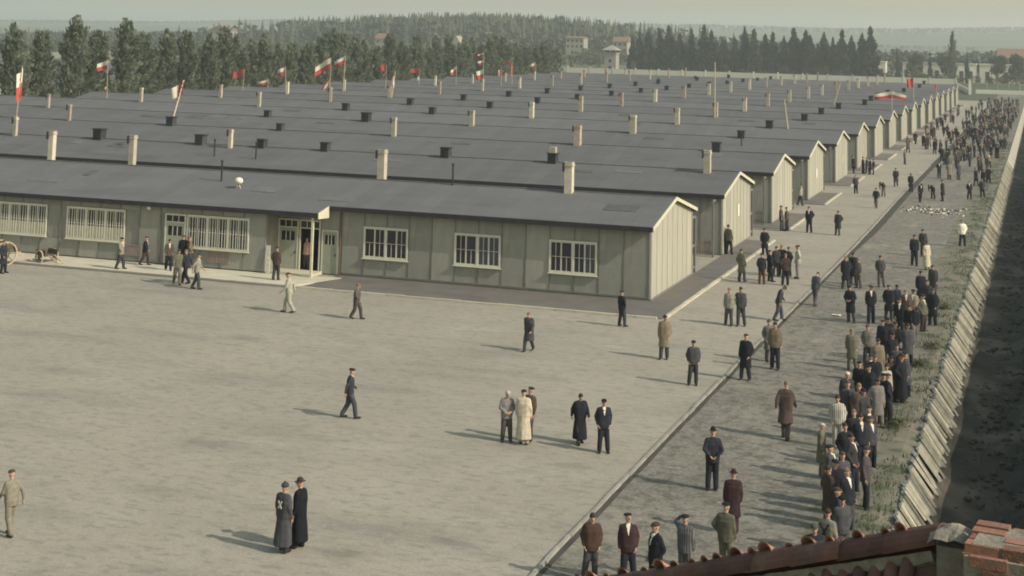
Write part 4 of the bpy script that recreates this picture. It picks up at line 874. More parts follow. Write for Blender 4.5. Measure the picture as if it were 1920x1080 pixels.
PEOPLE = [
 (-6.4, -41.67, 0.92, 'walk2', 'suit', 'cap', 'khaki', 'khaki', 170, 'person in a pale khaki suit and dark cap at the left edge'),
 (0.57, -39.99, 0.97, 'stand', 'long', 'hood', 'slate', 'slate', 70, 'person in ankle-length dark grey coat with a white cross on the back'),
 (0.79, -39.55, 0.97, 'stand', 'long', 'hat', 'black', 'navy', 165, 'person in long black coat and hat facing the coat with the white cross'),
 (-3.66, -27.3, 0.96, 'walk', 'suit', 'beret', 'slateblue', 'slateblue', 30, 'lone person in blue-grey suit and beret walking in the middle of the square'),
 (2.21, -27.88, 0.92, 'cross', 'suit', 'palecap', 'grey', 'greyviolet', -70, 'person in grey with pale cap, left of the three talking on the square'),
 (2.85, -27.94, 0.99, 'stand', 'palecoat', 'cap', 'cream', 'cream', 95, 'person in a long cream coat seen from behind, middle of the three talking'),
 (2.85, -27.45, 0.97, 'cross', 'suit', 'beret', 'brown', 'greyviolet', -110, 'person in a dark beret half hidden behind the long cream coat'),
 (4.5, -27.12, 0.92, 'walk2', 'long', 'hair', 'black', 'slate', -75, 'bareheaded person in a long black coat strolling beside the dark suit on the square'),
 (5.47, -27.84, 0.96, 'pockets', 'suit', 'cap', 'navy', 'navy', -80, 'person in dark suit and white collar, hands in pockets, beside the long black coat'),
 (-1.67, -14.14, 0.92, 'walk', 'coat', 'hair', 'slate', 'slate', -80, 'person in a grey overcoat walking below the middle window of the front barrack'),
 (3.91, -13.18, 1.03, 'stand', 'coat', 'hair', 'tan', 'slate', -95, 'person in a tan knee-length raincoat just below the corner of the pale kerb'),
 (0.46, -7.12, 0.93, 'stand', 'suit', 'cap', 'navy', 'slateblue', 60, 'person in a dark blue jacket standing by the kerb below the right window'),
 (-11.14, -10.93, 0.92, 'walk', 'suit', 'hair', 'greyviolet', 'greyviolet', 10, 'person in a brownish grey suit walking by the kerb right of the porch'),
 (-14.64, -10.91, 1.05, 'walk', 'suit', 'cap', 'palegrey', 'palegrey', 190, 'person in pale grey overalls and dark boots walking in front of the porch'),
 (-28.63, -3.86, 0.97, 'walk2', 'suit', 'beret', 'khaki', 'slate', 10, 'person in a light khaki jacket walking along the pale pavement beside the barred window'),
 (-28.24, -2.14, 0.92, 'walk', 'suit', 'cap', 'navy', 'brown', 10, 'person in a navy jacket and brown trousers on the pavement between the barred windows'),
 (-26.12, -3.06, 0.97, 'walk2', 'suit', 'hair', 'brown', 'navy', -60, 'person in a brown jacket at the left of the bunch by the door'),
 (-23.45, -6.49, 1.02, 'walk', 'suit', 'hair', 'olive', 'olive', -40, 'person in an olive jacket inside the bunch before the door'),
 (-26.02, -1.76, 0.97, 'stand', 'coat', 'beret', 'black', 'navy', 100, 'tall dark coated person with beret at the back of the bunch'),
 (-23.19, -6.08, 0.97, 'walk', 'suit', 'hair', 'navy', 'navy', 170, 'person in navy striding left at the front of the bunch by the door'),
 (-21.82, -7.3, 1.03, 'walk2', 'suit', 'cap', 'palegrey', 'slate', 10, 'person in a pale grey jacket at the right of the bunch by the door'),
 (-25.61, -1.78, 0.97, 'stand', 'suit', 'hair', 'tan', 'slate', 60, 'person in a tan jacket nearly hidden at the back of the bunch'),
 (-19.48, -3.25, 0.99, 'stand', 'suit', 'cap', 'brown', 'slateblue', 95, 'person in a dark brown jacket seen from behind at the edge of the porch'),
 (-19.4, 0.15, 0.97, 'pockets', 'suit', 'hair', 'rose', 'slate', -90, 'person in pinkish shirt standing in the dark open doorway of the porch'),
 (-33.35, -7.64, 0.97, 'stand', 'coat', 'cap', 'navy', 'navy', 0, 'dark person beside the tall cart wheel at the left edge'),
 (6.05, -17.31, 0.94, 'pockets', 'suit', 'cap', 'slate', 'slate', -80, 'person in dark grey jacket, hands in pockets, on the road near the kerb'),
 (7.71, -15.53, 1.0, 'cross', 'coat', 'cap', 'black', 'navy', -95, 'person in a short black coat and cap standing right beside the gutter kerb'),
 (8.46, -13.08, 1.06, 'stand', 'suit', 'hair', 'tan', 'navy', -85, 'bareheaded person in a tan jacket and dark trousers just right of the gutter kerb'),
 (8.01, -11.71, 0.97, 'stand', 'coat', 'cap', 'grey', 'slate', -60, 'person in grey half hidden behind the tan jacket by the gutter kerb'),
 (6.84, -2.31, 0.97, 'bow', 'suit', 'cap', 'slate', 'slateblue', 15, 'person in slate grey leaning forward while stepping along the gutter kerb'),
 (7.85, 2.64, 0.97, 'bow', 'suit', 'hair', 'slateblue', 'greyviolet', 80, 'person in blue-grey with bowed head standing on the inner side of the gutter kerb'),
 (4.92, -4.6, 0.98, 'stand', 'suit', 'hair', 'palegrey', 'slate', -90, 'person in a pale grey jacket, left of a pair on the road'),
 (5.45, -4.48, 1.02, 'stand', 'suit', 'hair', 'slate', 'slate', -85, 'person in a dark grey jacket, right of the pair on the road'),
 (3.05, 8.47, 1.0, 'stand', 'coat', 'cap', 'olive', 'slate', 70, 'person in an olive grey coat standing on the roadside kerb apart from the huddle'),
 (2.44, 19.28, 0.97, 'cross', 'coat', 'cap', 'black', 'black', -85, 'broad person in a black coat at the back of the huddle on the road'),
 (4.21, 8.07, 0.96, 'stand', 'suit', 'cap', 'navy', 'rust', 80, 'person in rust brown trousers at the left of the huddle on the road'),
 (4.47, 9.28, 0.97, 'stand', 'coat', 'cap', 'black', 'navy', 40, 'person in black inside the huddle, beside the rust brown trousers'),
 (4.47, 11.21, 0.97, 'stand', 'suit', 'hair', 'slate', 'slate', 100, 'person in slate grey in the middle of the huddle on the road'),
 (5.47, 8.34, 0.99, 'pockets', 'suit', 'hair', 'brown', 'navy', 120, 'person in a brown jacket at the front right of the huddle on the road'),
 (5.12, 11.65, 0.94, 'stand', 'suit', 'cap', 'slate', 'slateblue', -120, 'person with a cap at the rear right of the huddle on the road'),
 (5.69, 11.1, 1.04, 'cross', 'suit', 'cap', 'palegrey', 'grey', 180, 'person in light grey facing the huddle from its right'),
 (4.73, 11.66, 0.98, 'stand', 'coat', 'hair', 'navy', 'navy', -90, 'person in navy in the centre of the huddle behind the slate grey one'),
 (0.03, 18.82, 0.92, 'stand', 'suit', 'hair', 'black', 'black', 0, 'person in black close to the pale end wall of the second barrack'),
 (0.37, 18.48, 1.03, 'stand', 'suit', 'hair', 'olive', 'navy', 60, 'person in an olive jacket by the pale end wall of the second barrack'),
 (1.36, 32.25, 0.98, 'stand', 'suit', 'cap', 'slateblue', 'slateblue', 0, 'left one of two people at the corner of the third barrack'),
 (1.74, 32.47, 0.96, 'stand', 'suit', 'hair', 'brown', 'navy', 180, 'right one of two people at the corner of the third barrack'),
 (3.31, 32.38, 1.02, 'stand', 'suit', 'cap', 'navy', 'navy', -90, 'person in dark blue alone at the gap in the roadside kerb'),
 (5.32, 31.91, 0.97, 'stand', 'coat', 'hair', 'slate', 'slate', -100, 'person in a long grey coat alone in the middle of the road'),
 (0.04, 49.71, 0.97, 'walk2', 'suit', 'cap', 'palegrey', 'slate', 20, 'person with a pale shirt striding in the lane before the fourth barrack'),
 (3.04, 62.76, 0.92, 'stand', 'suit', 'hair', 'slateblue', 'navy', -80, 'slim person in blue-grey on the roadside kerb below the fifth barrack'),
 (0.3, 84.51, 1.01, 'stand', 'coat', 'hood', 'black', 'black', 0, 'cloaked black person before the sixth barrack'),
 (1.27, 84.46, 0.98, 'stand', 'suit', 'cap', 'black', 'navy', 0, 'person in black, left of the four before the sixth barrack'),
 (1.55, 85.37, 0.92, 'stand', 'suit', 'hair', 'navy', 'navy', 180, 'person in navy, second of the four before the sixth barrack'),
 (2.0, 84.24, 0.94, 'stand', 'coat', 'cap', 'black', 'black', 180, 'person in a black coat, third of the four before the sixth barrack'),
 (2.35, 84.48, 0.92, 'stand', 'suit', 'cap', 'slate', 'slate', 200, 'person in slate grey, right of the four before the sixth barrack'),
 (5.94, 51.47, 0.94, 'walk', 'suit', 'hair', 'navy', 'grey', -95, 'person in a dark jacket and light grey trousers walking up the road'),
 (5.55, 61.73, 0.97, 'bend', 'suit', 'hair', 'slate', 'grey', -120, 'person bent forward on the road, with light trousers'),
 (5.71, 71.78, 1.01, 'walk', 'coat', 'cap', 'slate', 'slate', -80, 'person in a wide flapping grey coat on the road'),
 (7.44, 67.3, 0.97, 'stand', 'coat', 'cap', 'navy', 'navy', -60, 'tall dark person standing over the gutter kerb near the scattered litter'),
 (4.11, 100.46, 0.92, 'stand', 'suit', 'hair', 'greyviolet', 'slate', 0, 'thin person far up the road near its left kerb'),
 (8.88, 58.34, 0.97, 'bow', 'suit', 'hair', 'navy', 'black', -60, 'person looking down at the litter heap, left of the three around it'),
 (9.75, 61.83, 0.97, 'bend', 'suit', 'hair', 'black', 'black', -100, 'person stooping over the litter heap, middle of the three around it'),
 (10.64, 60.4, 1.02, 'stand', 'coat', 'hair', 'navy', 'navy', 180, 'person in a navy coat at the right end of the litter heap'),
 (12.71, 63.18, 0.92, 'stand', 'suit', 'cap', 'navy', 'navy', -90, 'person standing alone between the litter heap and the ditch'),
 (13.72, 65.42, 0.97, 'stand', 'suit', 'cap', 'slate', 'navy', -100, 'person near the ditch slabs right of the litter heap'),
 (13.4, 76.79, 0.93, 'stand', 'coat', 'cap', 'navy', 'navy', -90, 'dark coated person close behind the one near the ditch slabs'),
 (13.78, 80.1, 0.98, 'stand', 'coat', 'hair', 'black', 'black', -90, 'black clad person nearest to the ditch slabs beyond the litter heap'),
 (13.69, 29.97, 1.02, 'stand', 'suit', 'hair', 'white', 'navy', -85, 'person in a white shirt and dark trousers by the green edge of the ditch'),
 (11.39, 19.53, 1.06, 'stand', 'suit', 'cap', 'navy', 'navy', -90, 'person in a navy suit left of the cream coat'),
 (12.24, 18.14, 0.97, 'stand', 'long', 'hair', 'cream', 'cream', -60, 'person in a long cream coat on the open grass strip'),
 (11.61, 24.0, 0.97, 'stand', 'suit', 'cap', 'slate', 'slate', -90, 'tall person in slate grey just behind the long cream coat'),
 (8.66, 8.64, 1.01, 'stand', 'coat', 'hair', 'black', 'slate', -60, 'person in short black coat, left of three close together right of the kerb'),
 (8.89, 10.34, 1.0, 'stand', 'coat', 'hair', 'black', 'slate', -100, 'person in black, middle and rear of the three close together right of the kerb'),
 (9.28, 9.36, 0.92, 'stand', 'suit', 'hair', 'tan', 'greyviolet', -120, 'person in a tan jacket, right of the three close together right of the kerb'),
 (10.35, 10.31, 0.96, 'pockets', 'suit', 'hair', 'slate', 'greyviolet', -85, 'bareheaded person in a slate suit standing apart with legs spread'),
 (10.08, -1.28, 1.0, 'cross', 'coat', 'cap', 'navy', 'slate', -85, 'person in navy coat and cap next to a scrap of white paper'),
 (10.98, -0.98, 1.0, 'cross', 'suit', 'cap', 'black', 'black', -85, 'person in plain black standing squarely between two navy coats'),
 (11.72, 0.14, 0.95, 'pockets', 'coat', 'cap', 'navy', 'slate', -75, 'person in a navy coat right of the one in plain black'),
 (12.84, 5.24, 0.97, 'stand', 'coat', 'cap', 'navy', 'navy', -60, 'person in dark coat, left of two at the upper end of the crowd'),
 (13.27, 7.9, 0.97, 'stand', 'coat', 'cap', 'slate', 'navy', -100, 'person in slate grey, right of two at the upper end of the ditch crowd'),
 (13.78, -0.46, 0.99, 'stand', 'coat', 'cap', 'navy', 'navy', -120, 'person in a dark coat at the right rim of the ditch crowd'),
 (13.45, -2.05, 0.97, 'pockets', 'suit', 'hair', 'olive', 'brown', -40, 'person in an olive jacket and brown trousers in the upper ditch crowd'),
 (12.91, -0.73, 0.97, 'stand', 'suit', 'cap', 'tan', 'slate', -90, 'person in a light tan jacket at the upper part of the ditch crowd'),
 (12.56, -3.86, 0.98, 'stand', 'suit', 'hair', 'black', 'navy', -90, 'person in a black jacket below the navy coat in the ditch crowd'),
 (13.28, -4.82, 0.97, 'bow', 'suit', 'hair', 'navy', 'grey', -60, 'person in navy jacket and light grey trousers in the ditch crowd'),
 (12.49, -9.06, 0.97, 'stand', 'coat', 'hair', 'black', 'black', -90, 'person in black left of the brown overcoat in the ditch crowd'),
 (12.87, -9.92, 0.97, 'stand', 'coat', 'hair', 'brown', 'brown', -80, 'person in a brown overcoat in the ditch crowd'),
 (13.4, -10.04, 0.97, 'stand', 'coat', 'hair', 'slate', 'navy', -70, 'person in slate grey right of the brown overcoat'),
 (11.34, -11.7, 0.92, 'cross', 'coat', 'hair', 'olive', 'olive', -80, 'person in a greenish grey belted greatcoat at the left rim of the ditch crowd'),
 (11.89, -10.67, 0.92, 'cross', 'suit', 'cap', 'grey', 'slate', -85, 'person in a grey jacket with clasped hands behind the greenish grey greatcoat'),
 (12.6, -13.85, 0.97, 'stand', 'coat', 'hair', 'tan', 'tan', -60, 'person in a dull tan coat in the ditch crowd'),
 (12.64, -17.0, 0.97, 'stand', 'suit', 'hair', 'brown', 'black', -90, 'bareheaded person in brown below the grey jacket in the ditch crowd'),
 (13.37, -16.96, 0.97, 'stand', 'coat', 'hair', 'brown', 'navy', -60, 'person in a brown coat with a lit face in the ditch crowd'),
 (13.76, -16.92, 1.02, 'stand', 'long', 'hat', 'black', 'black', -20, 'person in a long black coat and hat at the ditch side of the crowd'),
 (13.85, -15.8, 0.93, 'stand', 'coat', 'hat', 'slateblue', 'navy', -10, 'person in a dark blue coat behind the long black coat in the crowd'),
 (13.56, -20.35, 1.01, 'stand', 'suit', 'cap', 'navy', 'navy', 10, 'person in a navy suit in profile facing the ditch'),
 (13.3, -21.02, 0.97, 'stand', 'coat', 'hair', 'grey', 'grey', -80, 'person in a light grey coat left of the navy suit in profile'),
 (13.32, -18.48, 0.97, 'stand', 'suit', 'hair', 'palegrey', 'navy', -60, 'person in a pale grey jacket behind the light grey coat'),
 (12.4, -18.64, 0.97, 'stand', 'suit', 'cap', 'black', 'slate', -90, 'person in black with a cap above the pale striped suit'),
 (12.8, -18.92, 0.95, 'stand', 'coat', 'cap', 'navy', 'black', -90, 'person in a navy coat with a lit face above the light grey coat'),
 (12.2, -20.63, 0.97, 'stand', 'coat', 'palecap', 'slate', 'slate', -60, 'person with a light cap just behind the cream striped suit'),
 (12.36, -24.18, 0.97, 'pockets', 'stripe', 'hair', 'stripe', 'stripe', -90, 'person in a pale striped suit, the brightest figure of the ditch crowd'),
 (12.52, -22.58, 1.06, 'stand', 'coat', 'cap', 'slate', 'black', -60, 'person in slate grey with a cap beside the pale striped suit'),
 (12.87, -22.86, 1.06, 'stand', 'coat', 'hair', 'brown', 'black', -70, 'person in a brown coat right of the pale striped suit'),
 (13.05, -27.8, 0.97, 'stand', 'coat', 'hair', 'black', 'black', -40, 'person in black below the pale striped suit'),
 (12.29, -27.63, 0.92, 'stand', 'coat', 'palecap', 'olive', 'tan', 20, 'person in an olive coat and light cap at the left rim of the crowd'),
 (13.36, -26.46, 0.97, 'stand', 'suit', 'hair', 'navy', 'navy', -70, 'person in a navy jacket with a light collar near the tall one in profile'),
 (13.59, -26.18, 0.92, 'cross', 'suit', 'cap', 'slate', 'navy', -60, 'person standing right behind the tall one in profile'),
 (13.9, -30.51, 1.02, 'cross', 'suit', 'cap', 'greyviolet', 'navy', 5, 'tall person in profile facing the ditch with clasped hands'),
 (13.35, -31.17, 0.97, 'stand', 'coat', 'cap', 'slate', 'slate', -60, 'person in a slate overcoat and cap in the lower part of the ditch crowd'),
 (13.15, -32.53, 0.97, 'stand', 'coat', 'hair', 'brown', 'brown', 20, 'person in a dark brown coat in the lower part of the ditch crowd'),
 (13.66, -34.58, 0.97, 'cross', 'coat', 'cap', 'navy', 'navy', 0, 'person in a navy coat and cap above the striped straps jacket'),
 (13.67, -36.49, 0.97, 'stand', 'suit', 'hair', 'khaki', 'khaki', 60, 'person in a khaki jacket with dark straps right above the tiled roof'),
 (13.56, -37.86, 0.97, 'stand', 'coat', 'cap', 'navy', 'navy', -60, 'dark person mostly hidden behind the tiled roof edge'),
 (10.58, -23.69, 1.06, 'walk2', 'coat', 'hair', 'brown', 'greyviolet', 95, 'person in a long brownish grey overcoat seen from behind between kerb and crowd'),
 (9.49, -30.35, 1.0, 'back', 'suit', 'hat', 'navy', 'navy', 95, 'person seen from behind with both hands clasped at the back'),
 (10.79, -33.96, 0.92, 'stand', 'coat', 'hat', 'maroon', 'maroon', 100, 'person in a dark maroon coat and hat seen from behind'),
 (11.25, -37.1, 0.97, 'stand', 'suit', 'beret', 'olive', 'olive', 90, 'person in an olive jacket and beret seen from behind, below the maroon coat'),
 (8.3, -38.88, 0.93, 'pockets', 'suit', 'hair', 'leather', 'slate', -85, 'bareheaded person in a brown leather jacket by the end of the gutter kerb'),
 (9.18, -38.66, 0.92, 'stand', 'suit', 'beret', 'maroon', 'navy', -85, 'person in dark suit with open collar and beret, next to the leather jacket'),
 (10.01, -39.33, 0.97, 'cross', 'suit', 'cap', 'black', 'black', -120, 'person in a black jacket turned to the left, right of the open collar suit'),
 (10.48, -38.17, 0.92, 'shade', 'stripe2', 'beret', 'stripe2', 'stripe2', 95, 'person in a dark striped jacket shading the eyes with a raised hand'),
 (12.82, -17.22, 0.97, 'stand', 'coat', 'cap', 'black', 'navy', -90, 'dark clad person packed into the middle of the ditch crowd'),
 (13.38, -14.48, 0.97, 'stand', 'suit', 'hair', 'slate', 'navy', -60, 'dark clad person packed into the middle of the ditch crowd'),
 (13.38, -20.07, 0.97, 'stand', 'coat', 'cap', 'navy', 'navy', -100, 'dark clad person packed into the middle of the ditch crowd'),
 (13.01, -22.88, 0.97, 'pockets', 'suit', 'cap', 'slate', 'black', -80, 'dark clad person packed into the middle of the ditch crowd'),
 (13.09, -25.99, 0.97, 'stand', 'coat', 'hair', 'navy', 'navy', -70, 'dark clad person packed into the middle of the ditch crowd'),
 (13.04, -4.68, 0.92, 'stand', 'suit', 'cap', 'black', 'black', -90, 'dark clad person packed into the upper part of the ditch crowd'),
 (12.03, 0.76, 0.92, 'stand', 'coat', 'hair', 'navy', 'slate', -60, 'dark clad person packed into the upper part of the ditch crowd'),
 (13.3, 2.64, 0.96, 'stand', 'suit', 'cap', 'slate', 'navy', -100, 'dark clad person packed into the upper part of the ditch crowd'),
 (12.66, -1.2, 0.97, 'stand', 'suit', 'hair', 'brown', 'navy', -90, 'dark clad person packed into the upper part of the ditch crowd'),
 (12.99, -12.36, 0.97, 'stand', 'suit', 'cap', 'navy', 'black', -80, 'dark clad person packed into the middle of the ditch crowd'),
 (13.38, -28.99, 0.97, 'stand', 'suit', 'hair', 'slate', 'navy', -20, 'dark clad person packed into the lower part of the ditch crowd'),
 (13.25, -31.92, 0.97, 'stand', 'coat', 'cap', 'black', 'navy', -60, 'dark clad person packed into the lower part of the ditch crowd'),
 (13.7, -32.72, 0.97, 'stand', 'suit', 'hair', 'navy', 'slate', -40, 'dark clad person packed into the lower part of the ditch crowd'),
 (12.98, -30.44, 0.97, 'stand', 'suit', 'cap', 'slate', 'navy', -10, 'dark clad person packed into the lower part of the ditch crowd'),
 (12.36, -9.52, 0.97, 'stand', 'coat', 'hair', 'navy', 'navy', -90, 'dark clad person packed into the middle of the ditch crowd'),
 (13.44, -25.23, 0.97, 'stand', 'suit', 'cap', 'brown', 'navy', -80, 'dark clad person packed into the lower part of the ditch crowd'),
 (13.84, -35.24, 0.97, 'stand', 'suit', 'cap', 'slate', 'slate', -40, 'dark clad person packed into the lower part of the ditch crowd'),
 (13.57, -14.99, 0.92, 'stand', 'suit', 'cap', 'navy', 'navy', -40, 'dark clad person packed into the middle of the ditch crowd'),
]
FAR = [(4.56, 133.64), (6.56, 123.6), (2.32, 186.27), (2.25, 256.57), (3.69, 205.71), (3.73, 134.08), (2.6, 190.44), (3.43, 182.42), (6.25, 148.74), (5.51, 129.59), (2.55, 204.97), (3.1, 240.17), (4.05, 140.51), (5.22, 163.33), (4.06, 201.72), (4.85, 160.27), (2.88, 177.63), (3.77, 150.8), (6.92, 119.83), (3.32, 206.29), (3.18, 149.8), (4.63, 129.28), (5.72, 128.96), (4.51, 127.96), (3.24, 232.95), (2.24, 161.73), (3.72, 156.41), (2.33, 127.24), (2.24, 173.04), (2.12, 229.59), (2.86, 120.52), (6.11, 120.51), (6.72, 149.43), (2.48, 137.7), (12.58, 189.78), (12.83, 132.21), (12.79, 242.25), (8.27, 224.31), (6.73, 158.08), (13.95, 263.18), (8.27, 131.68), (11.37, 128.34), (10.24, 240.33), (12.6, 251.16), (12.75, 153.74), (7.83, 221.87), (13.56, 116.91), (12.95, 115.8), (9.23, 210.82), (10.61, 209.56), (13.3, 172.41), (8.46, 129.73), (11.07, 135.77), (10.07, 157.75), (10.65, 184.41), (9.93, 82.88), (12.73, 77.26), (12.16, 179.47), (10.54, 152.5), (10.88, 185.47), (9.96, 251.58), (10.49, 185.09), (10.66, 175.72), (11.95, 256.05), (8.52, 256.16), (13.05, 256.33), (9.95, 110.22), (13.5, 231.38), (11.65, 220.46), (14.05, 246.97), (9.61, 257.75), (12.99, 263.46), (10.52, 172.0), (10.82, 83.14), (14.08, 232.08), (12.89, 251.41), (13.67, 116.51), (7.2, 217.9), (9.82, 215.91), (11.45, 255.57), (13.18, 101.13), (10.04, 243.84), (13.73, 193.3), (10.61, 111.97), (7.76, 107.37), (8.93, 127.8), (8.76, 227.47), (9.21, 122.74), (7.98, 192.95), (10.36, 172.11), (10.45, 165.02), (11.46, 218.93), (6.92, 156.58), (12.28, 97.82), (11.73, 245.05), (8.79, 136.11), (9.98, 118.32), (14.09, 259.17), (14.03, 136.56), (10.42, 179.68), (9.62, 102.62), (8.87, 84.13), (10.63, 198.83), (12.08, 210.86), (12.15, 116.53), (12.22, 205.84), (10.59, 114.26), (12.78, 239.47), (13.46, 198.57), (8.29, 216.74), (9.31, 112.85), (10.86, 239.61), (11.81, 205.66), (10.67, 184.64), (12.25, 96.61), (12.27, 128.52), (9.48, 183.07), (12.48, 215.17), (7.1, 208.41), (12.3, 138.47), (6.6, 195.81), (11.74, 141.41), (8.77, 213.85), (10.14, 177.91), (14.05, 237.09), (11.04, 129.66), (13.93, 188.31), (10.47, 237.14), (6.69, 181.7), (10.02, 182.67), (9.18, 114.57), (13.53, 219.96), (9.31, 199.44), (6.88, 142.67), (8.57, 137.54), (12.83, 247.19), (13.84, 251.72), (12.37, 175.46), (10.18, 111.53), (12.26, 147.09), (11.62, 139.71), (9.58, 194.03), (10.01, 264.46), (7.21, 125.83), (8.37, 102.95), (13.42, 196.12), (9.73, 168.61), (9.14, 162.04), (14.05, 143.14), (11.41, 184.72), (8.61, 130.75), (13.31, 241.63), (11.08, 179.43), (13.73, 164.73), (14.08, 242.69), (13.84, 214.9), (12.47, 209.17), (13.68, 134.16), (7.5, 148.25), (11.95, 207.34)]

# ---------------------------------------------------------------- people
def fuse(mb, voxel, mats, name, extra=None, wrinkle=0.0, smooth_it=9):
    """one continuous surface from overlapping volumes"""
    me0 = mb.mesh('tmp', mats); o = bpy.data.objects.new('tmp', me0); C.objects.link(o)
    md = o.modifiers.new('r', 'REMESH'); md.mode = 'VOXEL'; md.voxel_size = voxel
    sm = o.modifiers.new('s', 'SMOOTH'); sm.iterations = smooth_it; sm.factor = .5
    me = bpy.data.meshes.new_from_object(o.evaluated_get(bpy.context.evaluated_depsgraph_get()))
    bpy.data.objects.remove(o); bpy.data.meshes.remove(me0)
    if wrinkle:
        for v in me.vertices:
            p = v.co; n = noise.noise(Vector((p.x * 11, p.y * 11, p.z * 2.2))) + .4 * noise.noise(Vector((p.x * 22, p.y * 22, p.z * 6)))
            v.co = p + v.normal * n * wrinkle
    if extra:
        bm = bmesh.new(); bm.from_mesh(me); tmp = extra.mesh('tmp2', mats); bm.from_mesh(tmp); bm.to_mesh(me); bm.free(); bpy.data.meshes.remove(tmp)
        if len(me.materials) == 0:
            for m in mats: me.materials.append(m)
    me.name = name
    me.polygons.foreach_set('use_smooth', [True] * len(me.polygons)); me.update()
    return me
V = Vector
ARM = {'down': ((.228, .02, 1.15), (.235, -.05, .90), (.23, -.08, .80)), 'pocket': ((.262, .09, 1.16), (.215, -.06, .93), (.19, -.10, .87)),
       'back': ((.27, .13, 1.16), (.10, .20, 1.0), (.02, .19, .94)), 'held': ((.265, -.03, 1.16), (.13, -.21, 1.06), (.03, -.23, 1.03)),
       'fwd': ((.25, -.07, 1.16), (.25, -.26, .98), (.245, -.33, .93)), 'aft': ((.25, .15, 1.18), (.26, .19, .93), (.26, .18, .84)),
       'shade': ((.36, -.19, 1.47), (.17, -.17, 1.66), (.08, -.15, 1.68)), 'hip': ((.32, .07, 1.18), (.20, -.04, 1.0), (.15, -.07, .97)), 'reach': ((.22, -.22, 1.2), (.16, -.40, 1.08), (.14, -.46, 1.02))}
LEG = {'stand': ((.105, -.015, .49), (.115, .03, .09)), 'wide': ((.13, -.02, .49), (.17, .03, .09)), 'fore': ((.10, -.16, .51), (.10, -.21, .10)), 'aft': ((.10, .04, .49), (.10, .25, .13)),
       'fore_s': ((.10, -.12, .50), (.10, -.15, .09)), 'aft_s': ((.10, .03, .49), (.10, .20, .11)), 'relax': ((.11, -.07, .49), (.13, -.07, .09))}
POSE = {'stand': ('down', 'down', 'stand', 'relax', 0, 6), 'pockets': ('pocket', 'pocket', 'wide', 'stand', 0, 4), 'walk': ('fwd', 'aft', 'aft', 'fore', 4, 5), 'walk2': ('aft', 'fwd', 'fore_s', 'aft_s', 3, 8),
        'back': ('back', 'back', 'stand', 'stand', 2, 10), 'cross': ('held', 'held', 'stand', 'wide', 0, 12), 'shade': ('shade', 'down', 'stand', 'stand', 0, -4), 'turn': ('down', 'pocket', 'relax', 'stand', 1, 4, 38), 'onep': ('pocket', 'down', 'wide', 'relax', -2, -8, -25), 'hip': ('hip', 'down', 'relax', 'wide', 0, 2, 20), 'bow': ('down', 'fwd', 'aft_s', 'fore_s', 14, 34),
        'bend': ('reach', 'reach', 'wide', 'stand', 58, 30)}
